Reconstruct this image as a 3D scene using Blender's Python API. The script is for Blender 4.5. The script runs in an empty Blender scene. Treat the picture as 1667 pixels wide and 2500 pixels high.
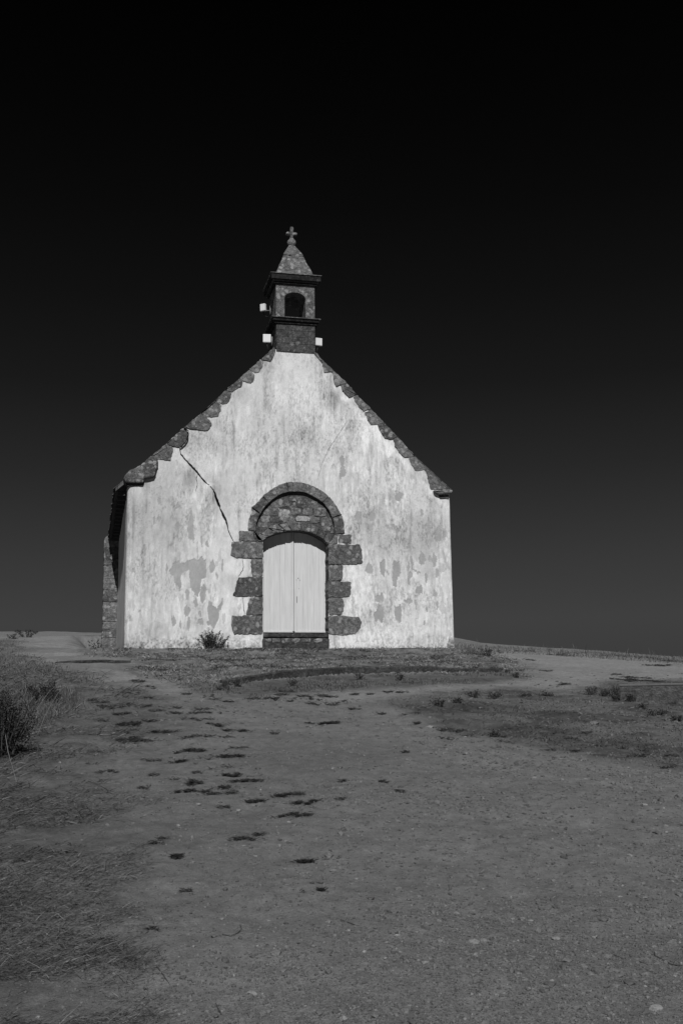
import bpy, bmesh, math, random
import numpy as np
from mathutils import Vector, Matrix
random.seed(7); RNG = np.random.default_rng(11)
S = bpy.context.scene
COL = S.collection
R = math.radians

# ------------------------------------------------------------------ camera
PW, PH, F = 1667.0, 2500.0, 2637.9          # photograph size, focal length in its pixels
YAW, PIT, ROL = 0.2280, 0.1850, -0.0140
CP = np.array([-4.558, -24.227, -1.438])
fw = np.array([math.sin(YAW)*math.cos(PIT), math.cos(YAW)*math.cos(PIT), math.sin(PIT)])
r0 = np.array([math.cos(YAW), -math.sin(YAW), 0.0]); u0 = np.cross(r0, fw)
rt = math.cos(ROL)*r0 + math.sin(ROL)*u0
up = -math.sin(ROL)*r0 + math.cos(ROL)*u0
cam_d = bpy.data.cameras.new('camera'); cam = bpy.data.objects.new('camera', cam_d); COL.objects.link(cam)
M = Matrix(((rt[0], up[0], -fw[0], CP[0]), (rt[1], up[1], -fw[1], CP[1]), (rt[2], up[2], -fw[2], CP[2]), (0, 0, 0, 1)))
cam.matrix_world = M
cam_d.sensor_fit = 'HORIZONTAL'; cam_d.sensor_width = 24.0; cam_d.lens = 24.0*F/PW
cam_d.clip_start = 0.1; cam_d.clip_end = 8000
S.camera = cam

# ------------------------------------------------------------------ sky and sun
KZ, KX = 0.90, 0.19*0.90                     # sun rays run along (KX, 1, -KZ)
sun_dir = Vector((KX, 1, -KZ)).normalized()
EL = math.asin(-sun_dir.z)
w = bpy.data.worlds.new('World'); S.world = w; w.use_nodes = True
nt = w.node_tree; nt.nodes.clear()
def wn(t, **k):
    n = nt.nodes.new(t)
    for a, b in k.items(): setattr(n, a, b)
    return n
sky = wn('ShaderNodeTexSky', sky_type='NISHITA', sun_disc=False, sun_elevation=EL,
         sun_rotation=math.atan2(-sun_dir.x, -sun_dir.y))
sep = wn('ShaderNodeSeparateColor'); tc = wn('ShaderNodeTexCoord'); sx = wn('ShaderNodeSeparateXYZ')
nt.links.new(sky.outputs[0], sep.inputs[0]); nt.links.new(tc.outputs['Generated'], sx.inputs[0])
# deep red filter: only the red of the sky, darkened with height as the filter does
ramp = wn('ShaderNodeValToRGB'); cr = ramp.color_ramp; cr.interpolation = 'EASE'
SKY = [(0.0, .0200), (0.06, .0258), (0.083, .0282), (0.138, .0236), (0.218, .0142), (0.297, .0075), (0.373, .0044), (0.444, .0026), (0.509, .0015), (0.588, .0006), (1.0, .0005)]
SKYGAIN = 1.0
while len(cr.elements) < len(SKY): cr.elements.new(.5)
for e, (p, v) in zip(cr.elements, SKY):
    e.position = p; e.color = (v*20, v*20, v*20, 1)
cr.interpolation = 'LINEAR'
nt.links.new(sx.outputs[2], ramp.inputs[0])
mul = wn('ShaderNodeMath', operation='MULTIPLY'); mul2 = wn('ShaderNodeMath', operation='POWER'); mul2.inputs[1].default_value = 0.35
nt.links.new(sep.outputs[0], mul2.inputs[0]); nt.links.new(mul2.outputs[0], mul.inputs[0]); nt.links.new(ramp.outputs[0], mul.inputs[1])
bg = wn('ShaderNodeBackground'); bg.inputs[1].default_value = 0.05*SKYGAIN
out = wn('ShaderNodeOutputWorld')
nt.links.new(mul.outputs[0], bg.inputs[0]); nt.links.new(bg.outputs[0], out.inputs[0])
sd = bpy.data.lights.new('sun', 'SUN'); sd.energy = 4.1; sd.angle = R(0.55); sd.color = (1, 1, 1)   # black-and-white photograph: neutral sun
sun = bpy.data.objects.new('sun', sd); COL.objects.link(sun)
sun.rotation_euler = sun_dir.to_track_quat('-Z', 'Y').to_euler(); sun.location = (0, -10, 20)
S.view_settings.view_transform = 'Standard'; S.view_settings.look = 'None'
S.view_settings.exposure = 0.0; S.view_settings.gamma = 1.0
S.cycles.max_bounces = 6

# ------------------------------------------------------------------ helpers
def ray(px, py):
    px = np.asarray(px, float); py = np.asarray(py, float)
    return fw + ((px-PW/2)/F)[..., None]*rt - ((py-PH/2)/F)[..., None]*up
def W(px, py, Y=0.0):
    "point of the photograph on the upright plane y = Y"
    d = ray(px, py); t = (Y-CP[1])/d[..., 1]
    return CP + d*t[..., None]
ZO = {'1': (580, 520, 5.6), '2': (520, 1140, 3.92), '3': (230, 820, 3.4087), '4': (740, 820, 3.92), '5': (220, 1140, 4.612), '6': (830, 1200, 4.48),
      'A': (0, 1500, 2.6133), 'B': (500, 1500, 2.6133), 'C': (1067, 1500, 2.6133), 'D': (0, 1900, 2.6133), 'E': (500, 1900, 2.6133), 'F': (1067, 1900, 2.6133)}
def Z(k, pts):
    a, b, s = ZO[k]; p = np.asarray(pts, float)
    return np.stack([a+p[..., 0]/s, b+p[..., 1]/s], -1)
def xz(k, pts, Y=0.0):
    q = Z(k, pts); return W(q[..., 0], q[..., 1], Y)[..., [0, 2]]

_T = np.random.default_rng(5).random(1 << 16)
def vn(x, y, seed=0):
    xi = np.floor(x).astype(np.int64); yi = np.floor(y).astype(np.int64)
    fx = x-xi; fy = y-yi; fx = fx*fx*(3-2*fx); fy = fy*fy*(3-2*fy)
    h = lambda a, b: _T[((a*73856093) ^ (b*19349663) ^ (seed*83492791)) & 0xffff]
    return (h(xi, yi)*(1-fx)+h(xi+1, yi)*fx)*(1-fy)+(h(xi, yi+1)*(1-fx)+h(xi+1, yi+1)*fx)*fy
def fbm(x, y, seed=0, o=4):
    s = 0; a = .5; t = 0
    for i in range(o):
        s = s+a*vn(x*2**i+i*17.3, y*2**i-i*9.1, seed+i); t += a; a *= .5
    return s/t
def sst(a, b, x):
    t = np.clip((x-a)/(b-a), 0, 1); return t*t*(3-2*t)
def inpoly(x, y, poly):
    c = np.zeros(x.shape, bool); n = len(poly)
    for i in range(n):
        x1, y1 = poly[i]; x2, y2 = poly[(i+1) % n]
        if y1 == y2: continue
        k = ((y1 > y) != (y2 > y)) & (x < (x2-x1)*(y-y1)/(y2-y1)+x1)
        c ^= k
    return c

def tag(o, label=None, cat=None, group=None, kind=None):
    if label: o['label'] = label
    if cat: o['category'] = cat
    if group: o['group'] = group
    if kind: o['kind'] = kind
    return o
def empty(name, loc=(0, 0, 0), rz=0.0):
    o = bpy.data.objects.new(name, None); COL.objects.link(o); o.location = loc; o.rotation_euler = (0, 0, rz)
    o.empty_display_size = .3
    return o
def link(name, me, m=None, parent=None):
    o = bpy.data.objects.new(name, me); COL.objects.link(o)
    if m: me.materials.append(m)
    if parent: o.parent = parent
    return o
def obj(name, bm, m, parent=None, smooth=False):
    bmesh.ops.recalc_face_normals(bm, faces=bm.faces)
    me = bpy.data.meshes.new(name); bm.to_mesh(me); bm.free()
    if smooth: me.polygons.foreach_set('use_smooth', [True]*len(me.polygons))
    return link(name, me, m, parent)
def npmesh(name, V, Q, m, parent=None, attrs=None, smooth=False):
    V = np.asarray(V, np.float32).reshape(-1, 3); Q = np.asarray(Q, np.int32)
    n = Q.shape[1]; me = bpy.data.meshes.new(name)
    me.vertices.add(len(V)); me.vertices.foreach_set('co', V.ravel())
    me.loops.add(Q.size); me.loops.foreach_set('vertex_index', Q.ravel())
    me.polygons.add(len(Q)); me.polygons.foreach_set('loop_start', np.arange(0, Q.size, n, dtype=np.int32))
    me.polygons.foreach_set('use_smooth', np.full(len(Q), smooth))
    for k, a in (attrs or {}).items():
        at = me.attributes.new(k, 'FLOAT', 'POINT'); at.data.foreach_set('value', np.asarray(a, np.float32).ravel())
    me.update(calc_edges=True); me.validate()
    return link(name, me, m, parent)
def box(bm, x0, x1, y0, y1, z0, z1, M=None, bev=0.0):
    vs = [bm.verts.new(Vector(p)) for p in ((x0, y0, z0), (x1, y0, z0), (x1, y1, z0), (x0, y1, z0), (x0, y0, z1), (x1, y0, z1), (x1, y1, z1), (x0, y1, z1))]
    fs = [bm.faces.new([vs[i] for i in f]) for f in ((0, 1, 2, 3), (4, 5, 6, 7), (0, 1, 5, 4), (1, 2, 6, 5), (2, 3, 7, 6), (3, 0, 4, 7))]
    if bev:
        es = list({e for f in fs for e in f.edges})
        g = bmesh.ops.bevel(bm, geom=es, offset=bev, segments=2, affect='EDGES', profile=.6)
        vs = list({v for f in g['faces'] for v in f.verts} | {v for v in vs if v.is_valid})
    if M is not None:
        for v in vs: v.co = M @ v.co
    return vs
def tube(bm, pts, r, n=6):
    rings = []
    for i, p in enumerate(pts):
        p = Vector(p); a = Vector(pts[max(i-1, 0)]); b = Vector(pts[min(i+1, len(pts)-1)])
        d = (b-a).normalized(); x = d.orthogonal().normalized(); y = d.cross(x)
        rr = r[i] if hasattr(r, '__len__') else r
        rings.append([bm.verts.new(p+rr*(math.cos(2*math.pi*k/n)*x+math.sin(2*math.pi*k/n)*y)) for k in range(n)])
    for a, b in zip(rings, rings[1:]):
        for k in range(n): bm.faces.new((a[k], a[(k+1) % n], b[(k+1) % n], b[k]))
    bm.faces.new(rings[0]); bm.faces.new(rings[-1])

# ------------------------------------------------------------------ materials (all neutral: the photograph is black and white)
def newmat(name, rough=.95, spec=.2):
    m = bpy.data.materials.new(name); m.use_nodes = True; t = m.node_tree
    b = t.nodes['Principled BSDF']; b.inputs['Roughness'].default_value = rough
    b.inputs['Specular IOR Level'].default_value = spec
    return m, t, b
def N(t, ty, **k):
    n = t.nodes.new(ty)
    for a, v in k.items():
        if a in n.inputs: n.inputs[a].default_value = v
        else: setattr(n, a, v)
    return n
def noise(t, co, scale, detail=5, rough=.6, stretch=None):
    n = N(t, 'ShaderNodeTexNoise', Scale=scale, Detail=detail, Roughness=rough)
    if stretch:
        mp = N(t, 'ShaderNodeMapping'); mp.inputs['Scale'].default_value = stretch
        t.links.new(co, mp.inputs[0]); co = mp.outputs[0]
    t.links.new(co, n.inputs['Vector']); return n.outputs[0]
def mrange(t, x, a, b, c, d):
    n = N(t, 'ShaderNodeMapRange'); t.links.new(x, n.inputs[0])
    for i, v in enumerate((a, b, c, d)): n.inputs[i+1].default_value = v
    return n.outputs[0]
def mth(t, op, a, b):
    n = N(t, 'ShaderNodeMath', operation=op)
    for i, v in enumerate((a, b)):
        if hasattr(v, 'links'): t.links.new(v, n.inputs[i])
        else: n.inputs[i].default_value = v
    return n.outputs[0]
def mixf(t, f, a, b):
    n = N(t, 'ShaderNodeMix')
    for i, v in ((0, f), (2, a), (3, b)):
        if hasattr(v, 'links'): t.links.new(v, n.inputs[i])
        else: n.inputs[i].default_value = v
    return n.outputs[0]
def bump(t, b, h, strength, dist):
    n = N(t, 'ShaderNodeBump'); n.inputs['Strength'].default_value = strength; n.inputs['Distance'].default_value = dist
    t.links.new(h, n.inputs['Height']); t.links.new(n.outputs[0], b.inputs['Normal'])
def col(t, b, v): t.links.new(v, b.inputs['Base Color'])

def stone_mat(name, lo, hi, lich=.30, lamount=.60):
    m, t, b = newmat(name, .95, .15)
    co = N(t, 'ShaderNodeTexCoord').outputs['Object']
    rnd = N(t, 'ShaderNodeObjectInfo').outputs['Random']
    big = noise(t, co, 3.5, 6, .65); fine = noise(t, co, 38, 4, .8); mid = noise(t, co, 13, 6, .7)
    v = mrange(t, big, .32, .68, lo, hi)
    v = mth(t, 'MULTIPLY', v, mrange(t, rnd, 0, 1, .66, 1.38))
    v = mth(t, 'MULTIPLY', v, mrange(t, fine, .32, .68, .50, 1.55))
    v = mth(t, 'MULTIPLY', v, mrange(t, mid, .32, .68, .60, 1.38))
    vo = N(t, 'ShaderNodeTexVoronoi', Scale=7.0); t.links.new(co, vo.inputs['Vector'])
    wv = mth(t, 'ADD', vo.outputs['Distance'], mth(t, 'MULTIPLY', noise(t, co, 30, 3), .5))
    sel = mrange(t, noise(t, co, 3.7, 2), lamount-.10, lamount+.04, 0, 1)
    blob = mth(t, 'MULTIPLY', mrange(t, wv, .62, .52, 0, 1), sel)
    spot = mrange(t, noise(t, co, 24, 2, .5), .60, .65, 0, .75)
    v = mixf(t, mth(t, 'MULTIPLY', blob, .95), v, lich); v = mixf(t, mth(t, 'MULTIPLY', spot, mrange(t, mid, .45, .6, 0, .85)), v, lich*1.1)
    dark = mrange(t, noise(t, co, 8, 6, .7), .56, .68, 0, .65)
    v = mixf(t, dark, v, lo*.35)
    col(t, b, v)
    bump(t, b, mth(t, 'ADD', mth(t, 'MULTIPLY', fine, .35), mid), 1.0, .035)
    return m
M_stone = stone_mat('granite', .065, .135, .26, .46)
M_stone_up = stone_mat('granite_lichen', .070, .16, .27, .46)
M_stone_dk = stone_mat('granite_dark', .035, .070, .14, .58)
M_stone_mid = stone_mat('granite_belfry', .045, .085, .18, .54)
M_stone_bk = stone_mat('granite_dirt_and_shade', .010, .024, .06, .62)  # black dirt, with the shade under the mouldings put into the same colour

def plaster_mat(name):
    m, t, b = newmat(name, .95, .1)
    co = N(t, 'ShaderNodeTexCoord').outputs['Object']
    at = N(t, 'ShaderNodeAttribute', attribute_name='tone').outputs['Fac']
    f = noise(t, co, 55, 5, .7); f2 = noise(t, co, 22, 4, .65, (1, 1, .35))
    v = mth(t, 'MULTIPLY', at, mrange(t, f, .3, .7, .90, 1.08)); v = mth(t, 'MULTIPLY', v, mrange(t, f2, .3, .7, .92, 1.06))
    col(t, b, v)
    bump(t, b, mth(t, 'ADD', mth(t, 'MULTIPLY', f, .5), f2), .55, .02)
    return m
M_plaster = plaster_mat('limewash')

def tone_mat(name, rough=.9, spec=.15, lo=.8, hi=1.2, scale=40, bmp=0):
    m, t, b = newmat(name, rough, spec)
    co = N(t, 'ShaderNodeTexCoord').outputs['Object']
    at = N(t, 'ShaderNodeAttribute', attribute_name='tone').outputs['Fac']
    f = noise(t, co, scale, 3)
    col(t, b, mth(t, 'MULTIPLY', at, mrange(t, f, .3, .7, lo, hi)))
    if bmp: bump(t, b, f, bmp, .02)
    return m
M_blade = tone_mat('dry_grass_blades'); M_leaf = tone_mat('weed_leaves', .8, .25); M_peb = tone_mat('gravel_stone', .95, .1, .7, 1.3, 90, .4)

def flat_mat(name, v, rough=.7, spec=.3, var=.12, scale=8, stretch=None, bmp=.1):
    m, t, b = newmat(name, rough, spec)
    co = N(t, 'ShaderNodeTexCoord').outputs['Object']
    n1 = noise(t, co, scale, 6, .65, stretch)
    col(t, b, mrange(t, n1, .25, .75, v*(1-var), v*(1+var)))
    if bmp: bump(t, b, n1, bmp, .01)
    return m
M_door = flat_mat('painted_planks', .535, .65, .25, .13, 5, (4, 4, .35), .08)
M_white = flat_mat('white_plastic', .66, .45, .4, .05, 5, None, 0)
M_steel = flat_mat('galvanised_steel', .16, .5, .5, .2, 12)
M_black = flat_mat('black_cable', .02, .6, .3)
M_crackm = flat_mat('crack_painted_shade', .018, 1, 0, .4, 30)  # shadow inside the cracks put into the colour of the ribbons
M_crackl = flat_mat('hairline_crack_grey', .38, 1, 0, .2, 30)
M_hole = flat_mat('lock_plate_metal', .14, .6, .3)
M_wood = flat_mat('dark_timber', .05, .9, .1, .3, 12)
M_conc = stone_mat('weathered_concrete', .065, .095, .14, .7)
M_peb2 = flat_mat('pale_concrete', .115, .95, .1, .25, 14)
M_twig = flat_mat('dry_twig', .06, .9, .1, .3, 40)
M_mortar = stone_mat('mortar', .040, .065, .12, .7); M_edge = stone_mat('edging_stone', .026, .050, .10, .6); M_pale = stone_mat('pale_field_stone', .15, .26, .34, .6)

def slate_mat():
    m, t, b = newmat('slate', .7, .3)
    co = N(t, 'ShaderNodeTexCoord').outputs['Object']
    br = N(t, 'ShaderNodeTexBrick'); br.inputs['Scale'].default_value = 3.5
    br.inputs['Color1'].default_value = (.05, .05, .05, 1); br.inputs['Color2'].default_value = (.09, .09, .09, 1); br.inputs['Mortar'].default_value = (.02, .02, .02, 1)
    t.links.new(co, br.inputs['Vector']); t.links.new(br.outputs[0], b.inputs['Base Color'])
    return m
M_slate = slate_mat()

# ------------------------------------------------------------------ terrain
def bcoef(x, s):
    t = x/np.maximum(s, 3.0)
    return np.interp(t, [-.6, -.12, -.02, .06, .33, .37, .59, .9], [.00074, .00074, .00076, .0008, .0008, .00098, .00136, .0018])
LEDGE_PX = [(470, 1682), (540, 1676), (620, 1666), (700, 1657), (780, 1651), (860, 1647), (980, 1643.5), (1100, 1642), (1220, 1641)]
def hbase(x, y):
    xr = x-CP[0]; s = y-CP[1]
    b = bcoef(xr, s)
    z = -3.04+.145*s-b*np.maximum(s, 0)**2
    # level ground round the chapel
    near = sst(1.2, .0, np.maximum(np.maximum(-4.0-x, x-3.9), np.maximum(-.5-y, y-9)))
    z = z*(1-near)+.008*near
    far = -45.0
    z = np.where(s > 60, np.maximum(z, far), z)
    side = np.abs(xr)/np.maximum(np.abs(s)*1.2+14, 1)
    z = z-sst(.8, 3, side)*np.minimum(np.abs(xr)*.06, 8)
    z = np.maximum(z, far)
    z = z+.10*(fbm(x*.35+3, y*.35+9, 31, 3)-.5)+.035*(fbm(x*1.4, y*1.4, 41, 3)-.5)
    return z
def cast(px, py, hf=None):
    hf = hf or hground
    px = np.atleast_1d(np.asarray(px, float)); py = np.atleast_1d(np.asarray(py, float))
    d = ray(px, py); t = np.full(px.shape, 2.0); done = np.zeros(px.shape, bool); tp = t.copy()
    act = np.arange(len(t))
    for i in range(300):
        P = CP+d[act]*t[act][:, None]
        below = P[:, 2] < hf(P[:, 0], P[:, 1])
        done[act[below]] = True; act = act[~below]
        if not len(act): break
        tp[act] = t[act]; t[act] = t[act]*1.011+.01
        act = act[t[act] < 72]
    lo, hi = tp, t
    for i in range(16):
        mid = (lo+hi)/2; P = CP+d*mid[:, None]
        bl = P[:, 2] < hf(P[:, 0], P[:, 1]); hi = np.where(bl, mid, hi); lo = np.where(bl, lo, mid)
    P = CP+d*hi[:, None]
    return P, done & (hi < 70)
def g(px, py):
    P, ok = cast([px], [py]); return P[0]
hground = hbase
LEDGE = cast(*np.array(LEDGE_PX).T)[0]
def ledge_y(x): return np.interp(x, LEDGE[:, 0], LEDGE[:, 1])
def hground(x, y):
    z = hbase(x, y)
    dl = y-ledge_y(x)
    inx = sst(LEDGE[0, 0]-.5, LEDGE[0, 0]+.6, x)*sst(LEDGE[-1, 0]+.25, LEDGE[-1, 0], x)
    return z+.085*inx*np.where(dl > 0, np.exp(-np.maximum(dl, 0)/1.6), 0)*sst(-.02, .06, dl)
def poly_g(pts):
    pts = np.array(pts, float); P, ok = cast(pts[:, 0], pts[:, 1], hbase); return P[:, :2]
PX_GL = [(-700, 2700), (180, 2700), (290, 2500), (270, 2350), (300, 2220), (245, 2110), (275, 1990), (225, 1900), (240, 1810), (290, 1740), (330, 1690), (240, 1655), (150, 1632), (75, 1608), (20, 1580), (30, 1560), (-700, 1570)]
PX_TE = [(205, 1562), (215, 1600), (300, 1606), (330, 1622), (310, 1640), (420, 1662), (540, 1674), (620, 1665), (700, 1656), (860, 1646), (1100, 1641), (1225, 1641), (1290, 1652), (1285, 1625), (1230, 1600), (1140, 1588), (1105, 1582)]
PX_VE = [(430, 1668), (540, 1678), (700, 1660), (860, 1650), (1100, 1645), (1225, 1642), (1300, 1648), (1270, 1660), (1100, 1672), (900, 1684), (760, 1692), (620, 1706), (540, 1700), (480, 1690)]
PX_BR = [(930, 1714), (1010, 1699), (1120, 1688), (1240, 1680), (1330, 1690), (1375, 1712), (1400, 1690), (1440, 1670), (1540, 1664), (1667, 1660), (2100, 1660), (2100, 1950), (1667, 1880), (1500, 1856), (1350, 1830), (1200, 1804), (1110, 1795), (1060, 1768), (1010, 1742)]
PX_ML = [(330, 1690), (420, 1690), (400, 1720), (370, 1760), (420, 1800), (350, 1810), (270, 1800), (260, 1760), (290, 1730)]
PX_PL = [(20, 1566), (120, 1553), (205, 1553), (195, 1600), (140, 1618), (260, 1636), (330, 1640), (420, 1668), (480, 1702), (340, 1702), (255, 1662), (150, 1628), (60, 1608)]
PX_PR = [(1125, 1576), (1350, 1590), (1480, 1602), (1700, 1622), (1700, 1652), (1400, 1682), (1240, 1676), (1100, 1682), (900, 1714), (620, 1716), (900, 1690), (1100, 1675), (1300, 1652), (1290, 1620)]
G_PL, G_PR = map(poly_g, (PX_PL, PX_PR))
G_GL, G_TE, G_VE, G_BR, G_ML = map(poly_g, (PX_GL, PX_TE, PX_VE, PX_BR, PX_ML))
G_TE = np.vstack([G_TE, [(4.6, 1.5), (4.2, 12), (-4.6, 12), (-5.0, 2)]])
def zone(x, y, poly, wob=.5):
    "soft membership in a ground zone with a ragged edge"
    s = np.clip(np.hypot(x-CP[0], y-CP[1])/12, .25, 2)
    acc = np.zeros(x.shape)
    for k in range(6):
        a = (fbm(x*1.3/s**.5+k*7, y*1.3/s**.5, 61+k*5, 4)-.5)*wob*2*s
        b_ = (fbm(x*1.3/s**.5, y*1.3/s**.5+k*5, 81+k*5, 4)-.5)*wob*2*s
        acc += inpoly(x+a, y+b_, poly)
    return acc/6
def cover(x, y):
    te = zone(x, y, G_TE, .5); ve = zone(x, y, G_VE, .3); br = zone(x, y, G_BR, .65)*(.55+.45*sst(.34, .50, fbm(x*1.5, y*1.5, 91, 4)))
    gl = zone(x, y, G_GL, 1.5); ml = zone(x, y, G_ML, .9)
    return te, ve, br, gl, ml

def hfull(x, y):
    "the ground with its small hollows and clods"
    te, ve, br, gl, ml = cover(x, y)
    gr = np.clip(np.maximum.reduce([te, ve, br, gl, ml*.7]), 0, 1)
    fade = sst(45, 20, np.hypot(x-CP[0], y-CP[1]))
    z = hground(x, y)+fade*(.012*(fbm(x*7, y*7, 3, 3)-.5)+gr*.05*(fbm(x*4.5, y*4.5, 13, 4)-.35)+(1-gr)*(.008*(fbm(x*22, y*22, 23, 3)-.5)+.045*(fbm(x*3.1, y*3.1, 25, 3)-.5)+.05*(fbm(x*.9, y*1.3, 27, 2)-.5)))
    return z
def seat(P):
    P = np.array(P, float); P[:, 2] = hfull(P[:, 0], P[:, 1]); return P
def build_terrain():
    az0, az1 = -.30, .66
    az = np.concatenate([np.linspace(az0, az1, 1060), np.linspace(az1, az0+2*math.pi, 90)[1:-1]])
    rr = np.concatenate([np.geomspace(1.3, 60, 720), np.geomspace(60, 4000, 40)[1:]])
    A, Rr = np.meshgrid(az, rr)
    x = CP[0]+Rr*np.sin(A); y = CP[1]+Rr*np.cos(A)
    z = hfull(x, y)
    te, ve, br, gl, ml = cover(x, y)
    gr = np.clip(np.maximum.reduce([te, ve, br, gl, ml*.7]), 0, 1)
    # ground tone: pale gravel, paler with distance, dry turf, darker soil
    sand = .139+.022*sst(9, 17, Rr)+.050*(fbm(x*.45, y*.45, 51, 3)-.5)+.034*(fbm(x*2.5, y*3.5, 53, 5)-.5)+.030*(fbm(x*11, y*11, 54, 3)-.5)
    sand = sand+.042*zone(x, y, G_PL, .35)+.042*zone(x, y, G_PR, .6)
    for zz, base, amp in ((gl, .090, .09), (te, .112, .20), (ve, .090, .09), (br, .072, .09), (ml, .090, .07)):
        turf = base+amp*(fbm(x*3.2, y*3.2, 55, 5)-.5)+amp*.6*(fbm(x*13, y*13, 57, 3)-.5)
        sand = sand*(1-zz)+turf*zz
    tone = np.clip(sand, .015, .3)
    n, m = A.shape
    V = np.stack([x, y, z], -1).reshape(-1, 3)
    i = np.arange(n-1)[:, None]*m; j = np.arange(m)[None]; j2 = (j+1) % m
    Q = np.stack([i+j, i+j2, i+m+j2, i+m+j], -1).reshape(-1, 4)
    Q = Q[:, ::-1]
    V = np.vstack([V, [[CP[0], CP[1], float(hground(np.array([CP[0]]), np.array([CP[1]]))[0])]]])
    c = len(V)-1; jj = np.arange(0, m)
    cap = np.stack([np.full(m, c), (jj+1) % m, jj, jj], -1)
    tone = np.append(tone.ravel(), .13); grv = np.append(gr.ravel(), 0)
    mt, t, b = newmat('gravel_and_turf', .97, .08)
    co = N(t, 'ShaderNodeTexCoord').outputs['Object']
    at = N(t, 'ShaderNodeAttribute', attribute_name='tone').outputs['Fac']
    ga = N(t, 'ShaderNodeAttribute', attribute_name='turf').outputs['Fac']
    n1 = noise(t, co, 45, 5, .75); n2 = noise(t, co, 130, 3, .7); n3 = noise(t, co, 11, 4, .6)
    v = mth(t, 'MULTIPLY', at, mrange(t, n1, .3, .7, .80, 1.20)); v = mth(t, 'MULTIPLY', v, mrange(t, n2, .3, .7, .82, 1.18)); v = mth(t, 'MULTIPLY', v, mrange(t, n3, .3, .7, .82, 1.18))
    sp = mrange(t, noise(t, co, 60, 2, .5), .68, .74, 0, .45)
    v = mixf(t, sp, v, .075)
    sp2 = mrange(t, noise(t, co, 75, 2, .5), .70, .76, 0, .35)
    v = mixf(t, sp2, v, .18)
    col(t, b, v)
    bump(t, b, mth(t, 'ADD', n1, mth(t, 'MULTIPLY', n2, .5)), .7, .018)
    # the closing fan under the camera is made of triangles of its own
    me = bpy.data.meshes.new('ground')
    tris = cap[:, :3]
    me.vertices.add(len(V)); me.vertices.foreach_set('co', V.astype(np.float32).ravel())
    loops = np.concatenate([Q.ravel(), tris.ravel()]).astype(np.int32)
    me.loops.add(len(loops)); me.loops.foreach_set('vertex_index', loops)
    st = np.concatenate([np.arange(len(Q))*4, len(Q)*4+np.arange(len(tris))*3]).astype(np.int32)
    me.polygons.add(len(st)); me.polygons.foreach_set('loop_start', st)
    me.polygons.foreach_set('use_smooth', np.full(len(st), True))
    for k, a in (('tone', tone), ('turf', grv)):
        q = me.attributes.new(k, 'FLOAT', 'POINT'); q.data.foreach_set('value', a.astype(np.float32))
    me.update(calc_edges=True); me.validate()
    o = link('ground', me, mt); tag(o, kind='structure')
build_terrain()

# ------------------------------------------------------------------ the chapel
XL, XR = -3.862, 3.745
chapel = empty('chapel', (0, 0, 0))
tag(chapel, 'small whitewashed stone chapel with pointed gable and open belfry on the hilltop', 'chapel')
ROOF_L = np.vstack([xz('3', [(250, 1160), (300, 1120), (385, 1080), (480, 1000), (740, 765), (880, 650), (1080, 460), (1270, 298), (1390, 190), (1500, 88)])])
ROOF_R = xz('4', [(105, 135), (180, 222), (300, 338), (415, 445), (515, 562), (650, 698), (775, 830), (905, 966), (1070, 1150), (1180, 1275), (1290, 1375), (1372, 1452)])
roofline = np.vstack([[(XL-.02, ROOF_L[0, 1])], ROOF_L[1:], ROOF_R, [(XR+.02, ROOF_R[-1, 1]-.02)]])
roofline = roofline[np.argsort(roofline[:, 0])]
def ztop(x): return np.minimum(np.interp(x, roofline[:, 0], roofline[:, 1]), 7.12)

# peeled patches: polygons and (x, y, half width, half height) ovals
PEEL_POLY = [('5', [(895, 1160), (945, 1080), (1010, 1060), (1045, 1085), (1080, 1060), (1150, 1045), (1215, 1050), (1260, 1020), (1305, 1045), (1305, 1180), (1300, 1240), (1250, 1270), (1245, 1330), (1210, 1480), (1180, 1430), (1140, 1410), (1125, 1250), (1115, 1170), (1080, 1190), (1030, 1200), (1020, 1400), (960, 1340), (945, 1240), (905, 1200)]),
             ('5', [(1100, 620), (1130, 560), (1125, 500), (1135, 460), (1150, 540), (1170, 640), (1165, 800), (1170, 870), (1150, 830), (1105, 800)]),
             ('5', [(1320, 1620), (1350, 1500), (1390, 1560), (1430, 1600), (1500, 1480), (1505, 1540), (1445, 1640), (1440, 1730), (1400, 1800), (1330, 1790), (1310, 1760), (1350, 1700)]),
             ('6', [(430, 770), (490, 735), (495, 900), (480, 970), (440, 880)]),
             ('6', [(580, 770), (640, 765), (665, 900), (630, 960), (610, 1050), (570, 1030)]),
             ('6', [(355, 1350), (400, 1310), (420, 1230), (470, 1270), (485, 1360), (465, 1460), (430, 1420), (390, 1440)]),
             ('6', [(600, 1270), (660, 1220), (675, 1320), (655, 1440), (600, 1390)]),
             ('4', [(350, 1180), (385, 1150), (405, 1190), (390, 1240), (410, 1300), (395, 1350), (360, 1375), (345, 1330), (365, 1260)])]
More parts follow.
